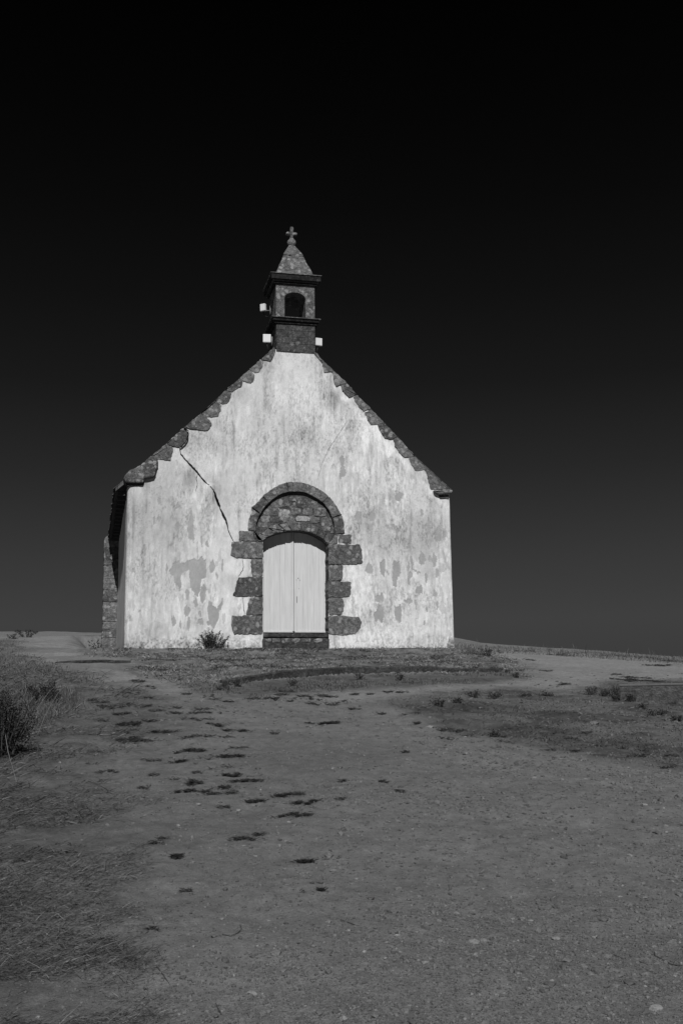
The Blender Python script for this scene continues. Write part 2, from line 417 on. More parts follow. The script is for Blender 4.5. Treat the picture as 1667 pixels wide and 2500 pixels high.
PEEL = {'5': [(940, 1740, 26, 52), (980, 690, 30, 46), (780, 395, 22, 46), (985, 450, 18, 34), (725, 600, 12, 40), (780, 585, 22, 32), (570, 735, 16, 34), (612, 930, 20, 70), (1210, 940, 6, 110), (865, 1150, 12, 66), (1090, 1620, 34, 66), (1240, 1650, 16, 40), (1240, 1750, 34, 40), (1020, 1780, 10, 62), (1372, 1110, 30, 66), (1425, 1220, 15, 36), (1490, 1110, 12, 55), (1270, 1420, 42, 100), (1100, 1440, 26, 46), (565, 1620, 16, 14), (485, 1180, 16, 26), (600, 1110, 10, 60), (1320, 860, 20, 50), (1260, 850, 10, 60), (1105, 1770, 20, 70), (1190, 1540, 20, 50)],
        '6': [(320, 860, 40, 62), (865, 1080, 40, 56), (440, 1170, 46, 40), (750, 1200, 46, 30), (830, 1240, 10, 50), (900, 745, 34, 66), (985, 750, 22, 30), (1030, 740, 24, 62), (1060, 870, 18, 50), (745, 820, 14, 50), (785, 780, 14, 72), (765, 920, 24, 40), (750, 980, 12, 36), (520, 915, 18, 15), (940, 940, 14, 45), (1080, 450, 28, 95), (1110, 360, 12, 50), (970, 380, 14, 90), (770, 470, 12, 72), (350, 280, 30, 42), (195, 270, 34, 50), (640, 50, 46, 52), (520, 380, 18, 25), (580, 390, 18, 30), (1040, 1120, 25, 30), (1060, 1240, 12, 50), (950, 1290, 8, 40), (920, 1450, 8, 30), (1210, 1690, 42, 66), (870, 1712, 150, 7), (620, 450, 10, 60), (895, 240, 14, 40), (700, 560, 12, 40), (840, 880, 40, 14)],
        '4': [(790, 1230, 25, 62), (900, 1230, 18, 50), (815, 1370, 30, 62), (915, 1500, 34, 70), (630, 1390, 20, 40), (545, 1510, 34, 46), (290, 1250, 24, 26), (115, 1272, 30, 14), (160, 800, 26, 26), (45, 770, 26, 30), (30, 870, 20, 10), (160, 1105, 50, 14), (450, 1090, 30, 40), (630, 1290, 14, 50), (690, 1340, 12, 40)],
        '3': [(1010, 935, 26, 46), (840, 880, 44, 44), (1440, 520, 12, 46), (1410, 700, 12, 46), (1340, 1090, 12, 60), (690, 1060, 16, 26), (545, 1380, 18, 36), (930, 840, 16, 26), (1200, 500, 20, 36), (1500, 910, 14, 26), (1310, 1010, 22, 26), (1360, 760, 10, 40), (1060, 1070, 12, 20)]}
SOFT = {'4': [(380, 620, 150, 110, .10), (265, 560, 100, 170, .15), (450, 1400, 70, 120, .08), (800, 1540, 110, 60, .08), (350, 1110, 90, 40, .10), (440, 920, 60, 100, .07)],
        '5': [(1120, 130, 75, 110, .13), (560, 700, 150, 420, .05), (900, 800, 200, 300, .06), (1300, 650, 90, 250, .08), (750, 1850, 140, 90, .10), (1100, 2000, 240, 40, .14), (430, 900, 40, 200, .10), (800, 850, 520, 900, .07), (1450, 500, 160, 420, .09), (1330, 250, 140, 200, .06), (500, 1990, 120, 60, .08), (1210, 1700, 120, 200, .10)],
        '3': [(1250, 480, 60, 80, .08), (900, 900, 160, 130, .07), (1100, 950, 90, 250, .05), (790, 1200, 70, 130, .08), (1450, 500, 50, 160, .06), (1440, 260, 80, 60, .10)],
        '6': [(350, 460, 300, 300, .10), (600, 420, 520, 330, .06), (850, 480, 260, 260, .08), (900, 800, 250, 140, .04)]}
WHITE = {'2': [(760, -60, 420, 150, .05), (240, 960, 140, 90, .12), (330, 1320, 120, 110, .13), (120, 1300, 110, 200, .08), (1330, 1000, 120, 90, .12), (1330, 1340, 130, 110, .13), (250, 1650, 160, 60, .08), (1300, 1690, 250, 80, .10), (60, 500, 90, 80, .05)],
         '5': [(1000, 1300, 70, 110, .06), (560, 330, 130, 120, .07), (970, 1980, 160, 120, .05), (1150, 1900, 160, 90, .06)],
         '6': [(450, 1600, 300, 120, .06), (250, 1100, 160, 200, .08), (900, 1450, 250, 160, .05)],
         '4': [(590, 970, 40, 160, .16), (540, 830, 40, 60, .08), (800, 1080, 70, 80, .07), (600, 1240, 90, 100, .06), (440, 600, 60, 40, .08), (0, 600, 100, 250, .04), (300, 430, 30, 70, .10), (400, 570, 40, 50, .10), (700, 920, 30, 80, .08)],
         '3': [(720, 1010, 80, 60, .07), (940, 1020, 120, 90, .06), (950, 1245, 60, 22, .12), (1530, 500, 60, 300, .05)]}
def plaster_tone(x, z):
    "limewash tone on the front wall: albedo at (x, z)"
    wx = x+.055*(fbm(x*9, z*7, 101, 4)-.5)+.03*(fbm(x*34, z*16, 103, 3)-.5)
    wz = z+.16*(fbm(x*10, z*4, 107, 4)-.5)+.11*(fbm(x*42, z*7, 109, 3)-.5)
    base = .592+.22*(fbm(x*.9, z*.6, 111, 3)-.5)-.05*sst(-1.2, -2.6, x)*sst(2.0, 3.2, z)+.12*(fbm(x*3.5, z*1.5, 113, 4)-.5)+.10*(fbm(x*19, z*12, 114, 3)-.5)
    streak = fbm(x*14, z*1.1, 115, 4); base = base-.12*sst(.52, .80, streak)*sst(.40, .58, fbm(x*1.1, z*.9, 116, 3))
    base = base+.10*sst(.52, .75, fbm(x*18, z*4, 117, 4))*sst(.45, .6, fbm(x*1.3, z*1.1, 119, 3))
    mott = fbm(x*30, z*20, 121, 4); grain = sst(.46, .68, fbm(x*46, z*20, 123, 4))
    base = base-.14*grain*sst(.45, .64, fbm(x*3.0, z*1.5, 131, 4))
    blot = sst(.50, .64, fbm(x*13, z*7, 132, 5)); base = base-.075*blot*sst(.46, .62, fbm(x*2.0, z*1.4, 134, 3))
    run = fbm(x*8, z*.7, 137, 4); base = base-.09*sst(.50, .68, run)*sst(.40, .60, fbm(x*22, z*5, 139, 3))+.02*sst(.5, .3, run)
    dr = ztop(x)-z+.12*(fbm(x*6, z*6, 143, 3)-.5)
    base = base+.09*sst(.30, .40, dr)*sst(.62, .48, dr)*sst(.5, 1.0, x)
    flake = sst(.52, .60, fbm(x*21, z*8, 133, 4)); fz = sst(.44, .60, fbm(x*1.6, z*.9, 135, 3))*sst(.2, 1.6, x)
    base = base-.04*fz*(1-flake)+.075*fz*flake
    for k, L in SOFT.items():
        for (a, b, hw, hh, am) in L:
            c = xz(k, [(a, b), (a+hw, b-hh)]); d = ((wx-c[0, 0])/(c[1, 0]-c[0, 0]))**2+((wz-c[0, 1])/(c[1, 1]-c[0, 1]))**2
            base = base-am*sst(1.3, .3, d)
    for k, L in WHITE.items():
        for (a, b, hw, hh, am) in L:
            c = xz(k, [(a, b), (a+hw, b-hh)]); d = ((wx-c[0, 0])/(c[1, 0]-c[0, 0]))**2+((wz-c[0, 1])/(c[1, 1]-c[0, 1]))**2
            base = base+am*sst(1.3, .3, d)
    # a few flakes low on both sides
    base = base-.10*sst(.64, .70, fbm(x*30, z*26, 145, 3))*sst(.38, .58, fbm(x*1.7, z*1.7, 146, 3))
    fl = fbm(x*9+4, z*4.2, 141, 5); low = sst(3.4, 1.6, z)
    spot = sst(.655, .685, fl)*sst(.46, .56, fbm(x*.8, z*.8, 147, 3))*low
    base = base+.05*sst(.58, .64, fl)*(1-spot)*low; base = base*(1-.6*spot)+(.6*spot)*(.43+.05*(mott-.5))
    peel = np.zeros(x.shape)
    for k, L in PEEL.items():
        for (a, b, hw, hh) in L:
            c = xz(k, [(a, b), (a+hw, b-hh)]); d = ((wx-c[0, 0])/(c[1, 0]-c[0, 0]))**2+((wz-c[0, 1])/(c[1, 1]-c[0, 1]))**2
            m_ = sst(1.35, .75, d)*(.25+.75*grain)*.75 if k in '34' else sst(1.10, .92, d+1.1*(fbm(x*17, z*9, 148, 4)-.5))*.92
            peel = np.maximum(peel, m_)
    for k, P in PEEL_POLY:
        peel = np.maximum(peel, inpoly(wx, wz*.8+z*.2, xz(k, P)).astype(float))
    base = base*(1-peel)+peel*(.335+.10*(fbm(x*6, z*3, 149, 3)-.5))
    # damp, dirty foot of the wall
    foot = sst(.42, .06, z+.5*(fbm(x*5, z*6, 151, 4)-.5))
    base = base-.22*foot*sst(.42, .66, fbm(x*26, z*24, 153, 4))
    return np.clip(base, .06, .80), peel
OPEN_L = np.array([xz('2', [(455, 700), (455, 1600)])]).reshape(-1, 2)
def build_front():
    nx, nz = 640, 560
    u = np.linspace(0, 1, nx); x1 = XL+(XR-XL)*u
    X, v = np.meshgrid(x1, np.linspace(0, 1, nz)); top = ztop(X)-.015
    Zz = -.45+(top+.45)*v
    y = np.zeros(X.shape)
    for e, sg, Rc in ((XL, 1, .13), (XR, -1, .05)):
        d = np.clip(1-(X-e)*sg/Rc, 0, 1); y = y+(Rc-np.sqrt(np.maximum(Rc*Rc*(1-d*d), 0)))
    tone, peel = plaster_tone(X, Zz)
    y = y+.030*(fbm(X*1.2, Zz*1.2, 201, 3)-.5)+.010*(fbm(X*7, Zz*5, 203, 3)-.5)+.008*peel
    V = np.stack([X, y, Zz], -1).reshape(-1, 3)
    i = np.arange(nz-1)[:, None]*nx; j = np.arange(nx-1)[None]
    Q = np.stack([i+j, i+j+1, i+nx+j+1, i+nx+j], -1).reshape(-1, 4)
    cx = V[Q, 0].mean(1); cz = V[Q, 2].mean(1)
    hole = inpoly(cx, cz, HOLE)
    o = npmesh('front_wall', V, Q[~hole], M_plaster, chapel, {'tone': tone.ravel()}, True)
    return o
# outline of the doorway and the blind arch above it
INTR = [(412, 620), (415, 540), (440, 470), (490, 390), (560, 320), (640, 265), (720, 240), (800, 238), (880, 245), (960, 285), (1050, 340), (1110, 420), (1140, 490), (1160, 560), (1165, 650)]
EXTR = [(330, 605), (332, 530), (345, 480), (372, 425), (362, 392), (430, 330), (490, 260), (560, 210), (640, 165), (720, 140), (800, 140), (890, 155), (980, 190), (1050, 230), (1110, 280), (1160, 340), (1210, 420), (1240, 480), (1255, 550), (1262, 640)]
hole_in = [(480, 1760), (480, 720), (430, 690)]+[((a-788)*1.03+788, (b-620)*1.03+620) for a, b in INTR]+[(1150, 690), (1108, 740), (1104, 1760)]
HOLE = xz('2', hole_in)
build_front()
def plain_wall(name, V, nu, nv, parent, base=.56, seed=0):
    a, b, c, d = [np.array(p, float) for p in V]
    U, T = np.meshgrid(np.linspace(0, 1, nu), np.linspace(0, 1, nv))
    P = (a*(1-U[..., None])+b*U[..., None])*(1-T[..., None])+(d*(1-U[..., None])+c*U[..., None])*T[..., None]
    l = np.linalg.norm(b-a)
    tone = base+.18*(fbm(U*l*2, P[..., 2]*1.2, 301+seed, 4)-.5)-.16*sst(.55, .8, fbm(U*l*12, P[..., 2]*1.0, 303+seed, 4))-.2*sst(.5, 0, P[..., 2]+.2*fbm(U*l*5, P[..., 2]*5, 305, 3))
    i = np.arange(nv-1)[:, None]*nu; j = np.arange(nu-1)[None]
    Q = np.stack([i+j, i+j+1, i+nu+j+1, i+nu+j], -1).reshape(-1, 4)
    n = np.cross(b-a, d-a); n /= np.linalg.norm(n)
    P = P+n*(.02*(fbm(U*l*1.5, P[..., 2]*1.5, 307+seed, 3)-.5))[..., None]
    return npmesh(name, P, Q, M_plaster, parent, {'tone': np.clip(tone, .08, .8).ravel()}, True)
LEN = 11.5; ZE = 3.80
plain_wall('side_wall', [(XL, LEN, -.5), (XL, .12, -.5), (XL, .12, ZE), (XL, LEN, ZE)], 260, 90, chapel)
plain_wall('side_wall', [(XR, .05, -.5), (XR, LEN, -.5), (XR, LEN, ZE), (XR, .05, ZE)], 200, 60, chapel, seed=7)
bm = bmesh.new(); f = bm.faces.new([bm.verts.new(p) for p in ((XL, LEN, -.5), (XR, LEN, -.5), (XR, LEN, ZE), (0, LEN, 7.4), (XL, LEN, ZE))])
o = obj('back_wall', bm, M_plaster, chapel); at = o.data.attributes.new('tone', 'FLOAT', 'POINT'); at.data.foreach_set('value', [.55]*5)

# roof: two slate slopes with a ragged lowest course
SL = (7.34-3.68)/4.12
def roof_side(sg):
    bm = bmesh.new()
    y0, y1 = .30, LEN+.15
    ex = 4.12 if sg < 0 else 3.87; zr = 7.34; th = .07
    zeave = zr-SL*ex
    for k in range(2):
        pass
    a = [(0, zr), (sg*ex, zeave), (sg*ex, zeave-th), (0, zr-th*1.3)]
    fr = [bm.verts.new((p[0], y0, p[1])) for p in a]; bk = [bm.verts.new((p[0], y1, p[1])) for p in a]
    bm.faces.new(fr); bm.faces.new(bk)
    for i in range(4): bm.faces.new((fr[i], fr[(i+1) % 4], bk[(i+1) % 4], bk[i]))
    rs = random.Random(3)
    # courses of slates
    nc = 26
    for c in range(nc):
        t0 = c/nc; xo = ex*(1-t0)+.05; xi = ex*(1-t0-1.5/nc)
        if xi < 0: xi = 0
        y = y0-(.1 if c % 2 else 0)
        while y < y1:
            wd = rs.uniform(.18, .27); e = rs.uniform(-.02, .02)
            ya, yb = max(y, y0), min(y+wd-.008, y1); y += wd
            if yb-ya < .03: continue
            h0 = .035; h1 = .012
            za = zr-SL*(xo+e); zb = zr-SL*xi
            box_v = [(sg*(xo+e), ya, za+h0), (sg*(xo+e), yb, za+h0), (sg*xi, yb, zb+h1), (sg*xi, ya, zb+h1)]
            vt = [bm.verts.new(p) for p in box_v]; vb = [bm.verts.new((p[0], p[1], p[2]-.014)) for p in box_v]
            bm.faces.new(vt); bm.faces.new(vb)
            for i in range(4): bm.faces.new((vt[i], vt[(i+1) % 4], vb[(i+1) % 4], vb[i]))
    return obj('roof', bm, M_slate, chapel)
roof_side(-1); roof_side(1)
for yy in np.arange(.5, LEN, .55):                           # rafter ends under the left eave
    bm = bmesh.new(); zt = 7.34-SL*4.06-.080
    box(bm, -4.06, -3.80, yy, yy+.08, zt-.10, zt); obj('rafter_end', bm, M_wood, chapel)

# ---- dressed stones
def ring_refine(P, seg=.05, jit=.006, rs=random):
    outp = []
    n = len(P)
    for i in range(n):
        a = np.array(P[i]); b = np.array(P[(i+1) % n]); L = np.linalg.norm(b-a); k = max(1, int(L/seg))
        for q in range(k):
            p = a+(b-a)*q/k
            if jit: p = p+np.array([rs.uniform(-jit, jit), rs.uniform(-jit, jit)])
            outp.append(p)
    return np.array(outp)
def stone_bm(P, front, back, bev=.018, jit=.006, bm=None):
    "a block whose face has the outline P (x, z), its face at y=front and its back at y=back"
    P = np.array(P, float)
    A = 0.5*np.sum(P[:, 0]*np.roll(P[:, 1], -1)-np.roll(P[:, 0], -1)*P[:, 1])
    if A < 0: P = P[::-1]
    # soften the corners once
    q = []
    n = len(P)
    for i in range(n):
        a, b, c = P[i-1], P[i], P[(i+1) % n]
        la, lc = np.linalg.norm(b-a), np.linalg.norm(c-b); r = min(.016, la*.3, lc*.3)
        q += [b+(a-b)/max(la, 1e-6)*r, b+(c-b)/max(lc, 1e-6)*r]
    P = ring_refine(q, .05, jit)
    n = len(P)
    t = np.roll(P, -1, 0)-np.roll(P, 1, 0); t /= np.maximum(np.linalg.norm(t, axis=1, keepdims=True), 1e-6)
    nrm = np.stack([-t[:, 1], t[:, 0]], -1)                     # inward for a counter-clockwise ring
    own = bm is None
    if own: bm = bmesh.new()
    rings = []
    for (off, yy) in ((0, back), (0, front+bev), (bev*.35, front+bev*.35), (bev*1.1, front)):
        rings.append([bm.verts.new((p[0]+m_[0]*off, yy, p[1]+m_[1]*off)) for p, m_ in zip(P, nrm)])
    for a, b in zip(rings, rings[1:]):
        for i in range(n): bm.faces.new((a[i], a[(i+1) % n], b[(i+1) % n], b[i]))
    bm.faces.new(rings[-1]); bm.faces.new(rings[0][::-1])
    return bm
def stone(name, P, front, back, m, parent, bev=.018, jit=.006):
    return obj(name, stone_bm(P, front, back, bev, jit), m, parent)

COPE_L = [[(478, 1000), (600, 895), (655, 930), (650, 990), (637, 1043), (530, 1022), (490, 1010)],
          [(597, 900), (735, 768), (775, 795), (778, 850), (760, 890), (710, 932), (660, 925), (610, 905)],
          [(742, 765), (880, 648), (930, 670), (978, 720), (968, 765), (945, 790), (790, 772)],
          [(884, 648), (1018, 535), (1057, 570), (1050, 630), (1030, 675), (965, 682), (900, 656)],
          [(1015, 533), (1085, 457), (1140, 470), (1135, 520), (1105, 565), (1062, 572), (1028, 548)],
          [(1088, 455), (1215, 350), (1238, 385), (1225, 420), (1150, 470), (1110, 462)],
          [(1212, 350), (1290, 280), (1332, 318), (1330, 340), (1320, 385), (1295, 395), (1245, 380)],
          [(1287, 283), (1390, 190), (1410, 215), (1400, 260), (1370, 300), (1335, 312)],
          [(1390, 190), (1495, 92), (1507, 120), (1500, 165), (1470, 210), (1420, 203)]]
KNEE_L = [(245, 1195), (250, 1165), (300, 1122), (385, 1080), (478, 1003), (525, 1025), (525, 1090), (500, 1180), (412, 1193), (410, 1226), (262, 1228)]
COPE_R = [[(105, 137), (180, 224), (170, 240), (122, 192), (107, 160)],
          [(178, 226), (300, 340), (270, 345), (205, 352), (190, 290)],
          [(275, 345), (300, 340), (415, 447), (350, 475), (315, 485), (290, 420)],
          [(415, 447), (515, 565), (480, 577), (440, 590), (375, 530), (370, 490), (356, 477)],
          [(478, 582), (515, 565), (650, 700), (620, 708), (580, 727), (520, 670), (490, 610)],
          [(585, 732), (650, 702), (775, 832), (710, 852), (645, 856), (610, 800), (600, 760)],
          [(712, 852), (775, 832), (905, 968), (870, 978), (845, 990), (780, 982), (740, 930)],
          [(862, 988), (905, 970), (1070, 1152), (1010, 1163), (960, 1166), (910, 1110), (875, 1050)],
          [(1010, 1165), (1070, 1152), (1180, 1276), (1130, 1290), (1070, 1298), (1030, 1230)],
          [(1172, 1290), (1182, 1277), (1360, 1440), (1385, 1468), (1215, 1472), (1190, 1370)]]
KNEE_R = [(1235, 1488), (1385, 1472), (1420, 1485), (1416, 1510), (1300, 1527), (1255, 1512)]
for P in COPE_L: stone('coping_stone', xz('3', P), -.014-random.uniform(0, .014), .34, M_stone_up, chapel, .012, .013)
for P in COPE_R: stone('coping_stone', xz('4', P), -.014-random.uniform(0, .014), .34, M_stone_up, chapel, .012, .013)
o = stone('kneeler_stone', xz('3', KNEE_L), -.11, .34, M_stone_up, chapel, .03, .009); o['label'] = 'big lichen-flecked kneeler stone at the left eave'
o = stone('kneeler_stone', xz('4', KNEE_R), -.11, .34, M_stone_up, chapel, .03, .009); o['label'] = 'thin rounded kneeler stone at the right eave'
stone('kneeler_shade_strip', xz('4', [(1290, 1520), (1390, 1520), (1392, 1562), (1308, 1562)]), -.02, .30, M_stone_dk, chapel, .01)  # dark strip under the right kneeler, its shadow put into shape and colour
stone('kneeler_shade_strip', xz('3', [(262, 1222), (415, 1222), (412, 1242), (380, 1248), (272, 1252)]), -.025, .30, M_stone_dk, chapel, .01)  # the same for the left kneeler: shadow built as a dark strip
# verge band behind the coping stones, so no joint is open
for line, sg in ((roofline[roofline[:, 0] < -.3], 1), (roofline[roofline[:, 0] > .3], 1)):
    bm = bmesh.new()
    for a, b in zip(line, line[1:]):
        if b[0]-a[0] < 1e-3: continue
        stone_like = [(a[0], a[1]-.012), (b[0], b[1]-.012), (b[0], b[1]-.10), (a[0], a[1]-.10)]
        v0 = [bm.verts.new((p[0], -.012, p[1])) for p in stone_like]; v1 = [bm.verts.new((p[0], .30, p[1])) for p in stone_like]
        bm.faces.new(v0); bm.faces.new(v1)
        for i in range(4): bm.faces.new((v0[i], v0[(i+1) % 4], v1[(i+1) % 4], v1[i]))
    obj('verge_band', bm, M_mortar, chapel)

# ---- door surround
TYMP_Y = .06
sur = stone('door_surround', xz('2', [(388, 612), (414, 620), (432, 690), (480, 700), (480, 716), (388, 716)]), -.018, .55, M_stone, chapel)
ring_ = np.array(EXTR, float); ring_ = (ring_-np.array([795, 560]))*np.array([.975, .985])+np.array([795, 560])
bed_pts = [(380, 1600), (380, 700), (350, 610)]+[tuple(p) for p in ring_]+[(1240, 645), (1222, 735), (1222, 1600), (1103, 1600), (1103, 740), (1122, 722), (1160, 650)]+INTR[::-1]+[(420, 620), (432, 690), (474, 705), (474, 1600)]
stone('mortar_bed', xz('2', bed_pts), -.004, .3, M_mortar, sur, .002, 0)
def shrink(P, d=2.2):
    "leave a mortar joint round a stone outline given in photograph units"
    P = np.array(P, float); A = np.sum(P[:, 0]*np.roll(P[:, 1], -1)-np.roll(P[:, 0], -1)*P[:, 1])
    t = np.roll(P, -1, 0)-np.roll(P, 1, 0); t /= np.maximum(np.linalg.norm(t, axis=1, keepdims=True), 1e-6)
    return P+np.stack([-t[:, 1], t[:, 0]], -1)*(d if A > 0 else -d)
def sub(P, name='quoin_stone', front=-.010, back=.50, m=M_stone, k='2'): return stone(name, xz(k, shrink(P)), front-random.uniform(0, .012), back, m, sur, .008, .014)
sub([(1165, 648), (1197, 642), (1197, 735), (1100, 740), (1097, 722), (1120, 722)], 'jamb_stone')
QL = [[(250, 615), (388, 612), (388, 710), (250, 710)], [(180, 715), (478, 716), (478, 870), (440, 878), (220, 875), (168, 850)],
      [(362, 880), (476, 880), (475, 1050), (372, 1048), (358, 960)], [(245, 1052), (474, 1052), (474, 1240), (440, 1242), (190, 1240), (195, 1210)],
      [(355, 1250), (475, 1244), (475, 1418), (318, 1417), (330, 1300)], [(178, 1425), (474, 1420), (474, 1605), (200, 1603), (175, 1545)]]
QR = [[(1197, 642), (1322, 647), (1322, 738), (1197, 735)], [(1100, 740), (1400, 742), (1425, 800), (1430, 915), (1415, 932), (1320, 938), (1101, 935)],
      [(1103, 937), (1242, 940), (1232, 1088), (1103, 1092)], [(1101, 1092), (1322, 1097), (1322, 1180), (1310, 1242), (1240, 1248), (1101, 1250)],
      [(1103, 1252), (1235, 1250), (1260, 1320), (1245, 1380), (1235, 1418), (1103, 1420)],
      [(1101, 1425), (1240, 1422), (1400, 1435), (1420, 1480), (1410, 1545), (1350, 1605), (1250, 1615), (1101, 1610)]]
for P in QL+QR: sub(P)
# ring of long arch stones
e = np.array(EXTR, float); it = np.array(INTR, float)
def cut(arr, p): return int(np.argmin(((arr-np.array(p))**2).sum(1)))
def dense(a, n=8): 
    return np.vstack([a[i]+(a[i+1]-a[i])*q/n for i in range(len(a)-1) for q in range(n)]+[a[-1]])
de, di = dense(e), dense(it)
JO = [((330, 605), (412, 620)), ((368, 390), (452, 448)), ((472, 282), (535, 345)), ((715, 142), (720, 240)), ((1108, 280), (1052, 342)), ((1228, 455), (1140, 490)), ((1262, 640), (1165, 650))]
for (a, b), (c, d) in zip(JO, JO[1:]):
    i0, i1, j0, j1 = cut(de, a), cut(de, c), cut(di, b), cut(di, d)
    pts = np.vstack([de[i0:i1+1:3], de[i1:i1+1], di[j1:j1+1], di[j0:j1+1:3][::-1]])
    stone('arch_stone', xz('2', shrink(pts, 2.6)), -.014-random.uniform(0, .012), .40, M_stone, sur, .010, .006)
# rubble of the blind arch: coursed stones in mortar
soff = [(478, 702), (540, 662), (620, 630), (700, 612), (770, 605), (850, 608), (930, 625), (1000, 655), (1060, 690), (1100, 722)]
lowout = [(430, 692), (440, 640), (500, 590), (580, 550), (680, 525), (780, 520), (880, 530), (970, 555), (1050, 590), (1100, 640), (1122, 722)]
bm = bmesh.new()
poly = xz('2', [(400, 640)]+[((a-788)*1.02+788, (b-620)*1.02+620) for a, b in INTR]+[(1172, 650), (1122, 730), (1100, 724)]+soff[::-1][1:-1]+[(478, 704), (430, 695)])
stone_bm(poly, TYMP_Y+.012, .34, .004, 0, bm)
tym = obj('tympanum', bm, M_mortar, chapel)
so, lo_ = np.array(soff, float), np.array(lowout, float)
ds, dlw = dense(so, 10), dense(lo_, 10)
K = 9; rs = random.Random(5); prev = 0.0
for k in range(K):
    nx_ = (k+1)/K+(rs.uniform(-.015, .015) if k < K-1 else 0)
    a0, a1 = [int(q*(len(dlw)-1)) for q in (prev, nx_)]; b0, b1 = [int(q*(len(ds)-1)) for q in (prev, nx_)]
    pts = np.vstack([dlw[a0:a1+1:3], dlw[a1:a1+1], ds[b1:b1+1], ds[b0:b1+1:3][::-1]])
    cc = pts.mean(0); pts = cc+(pts-cc)*.95
    stone('lintel_arch_stone', xz('2', pts), TYMP_Y-.008-rs.uniform(0, .010), .33, M_stone_up, tym, .010, .008)
    prev = nx_
rub = [(520, 580, 500, 45), (735, 510, 60, 40), (640, 340, 80, 34), (790, 300, 60, 22), (860, 345, 60, 36), (960, 360, 46, 34), (560, 415, 70, 42), (690, 440, 52, 36), (800, 420, 50, 30), (910, 420, 46, 34), (1025, 430, 56, 40), (505, 495, 42, 30), (610, 500, 52, 26), (700, 495, 36, 20), (870, 492, 66, 24), (985, 505, 40, 26), (1090, 520, 52, 40), (480, 550, 44, 24), (1085, 590, 44, 26), (760, 365, 40, 26), (590, 365, 30, 22), (1150, 600, 16, 30), (950, 470, 30, 14), (740, 460, 20, 16)]
for (a, b, hw, hh) in rub[1:]:
    n = 10; pts = []
    for q in range(n):
        th = 2*math.pi*q/n+.3; rr_ = rs.uniform(.95, 1.2)
        pts.append((a+hw*rr_*(abs(math.cos(th))**.45)*math.copysign(1, math.cos(th)), b+hh*rr_*(abs(math.sin(th))**.45)*math.copysign(1, math.sin(th))))
    stone('rubble_stone', xz('2', pts), TYMP_Y+.006-rs.uniform(0, .010), TYMP_Y+.1, M_pale if (a, b) in ((690, 440), (870, 492)) else M_stone_up, tym, .007, .008)

# ---- the plank door
DY = .33
dl = xz('2', [(462, 700), (1092, 700), (772, 1588)], DY); dx0, dx1, dxc, dz0 = dl[0, 0], dl[1, 0], dl[2, 0], dl[2, 1]
dtop = xz('2', [(772, 590)], DY)[0, 1]
def leaf(x0, x1, name):
    bm = bmesh.new(); rs = random.Random(int(x0*100)); x = x0; k = 0
    ws = [.05, .13, .10, .13, .12, .13, .05]; tot = sum(ws); sc = (x1-x0)/tot
    for w_ in ws:
        wv = w_*sc; box(bm, x+.0012, x+wv-.0012, DY+rs.uniform(-.002, .002), DY+.035, dz0+.035, dtop, None, .004); x += wv
    box(bm, x0+.004, x1-.004, DY+.010, DY+.05, dz0+.04, dtop-.01)          # backing board behind the grooves
    o = obj(name, bm, M_door, chapel)
    bm = bmesh.new(); box(bm, x0+.006, x1-.006, DY-.016, DY-.003, dz0+.005, dz0+.045, None, .004); obj('bottom_rail', bm, M_door, o)
    return o
dL = leaf(dx0, dxc-.002, 'door_leaf'); dR = leaf(dxc+.016, dx1, 'door_leaf')
bm = bmesh.new(); box(bm, dxc-.034, dxc+.002, DY-.034, DY-.004, dz0+.03, dtop, None, .005); obj('cover_strip', bm, M_door, dL)
bm = bmesh.new(); q = xz('2', [(802, 1240), (802, 1300), (815, 1066)], DY)
box(bm, q[0, 0]-.008, q[0, 0]+.008, DY-.010, DY+.01, q[1, 1], q[0, 1], None, .003); obj('lock_plate', bm, M_hole, dR)
for (a, b, s_) in ((815, 1066, .010), (798, 1082, .007), (830, 1084, .007), (822, 1165, .006)):
    bm = bmesh.new(); c = xz('2', [(a, b)], DY)[0]; box(bm, c[0]-s_, c[0]+s_, DY-.008, DY+.01, c[1]-s_, c[1]+s_, None, .003); obj('bolt_head', bm, M_hole, dR)
# stone sill and step
stone('door_sill', xz('2', [(472, 1590), (1102, 1592), (1102, 1634), (472, 1632)]), .02, .6, M_stone_dk, chapel, .02)
stp = stone('doorstep', xz('2', [(472, 1640), (1112, 1642), (1112, 1790), (472, 1790)]), -.015, .55, M_mortar, chapel, .015)
for P in ([(755, 1650), (800, 1638), (833, 1642), (828, 1675), (790, 1692), (752, 1672)], [(945, 1662), (1000, 1642), (1048, 1645), (1045, 1672), (980, 1688)], [(500, 1650), (555, 1642), (560, 1672), (515, 1680)], [(650, 1645), (740, 1640), (735, 1685), (660, 1688)], [(560, 1640), (640, 1642), (640, 1680), (570, 1682)], [(845, 1640), (935, 1644), (930, 1680), (850, 1682)]):
    stone('step_stone', xz('2', P), -.026, .1, M_pale if P[0] in ((755, 1650), (945, 1662), (500, 1650)) else M_stone_up, stp, .012, .004)
# reveal behind quoins, inner doorway and leaf seam; shade put into its dark stone
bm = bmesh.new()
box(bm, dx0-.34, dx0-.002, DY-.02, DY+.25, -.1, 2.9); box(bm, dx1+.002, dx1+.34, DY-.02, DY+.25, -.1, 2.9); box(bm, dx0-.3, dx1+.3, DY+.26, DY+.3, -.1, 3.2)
obj('door_reveal', bm, M_stone_dk, chapel)

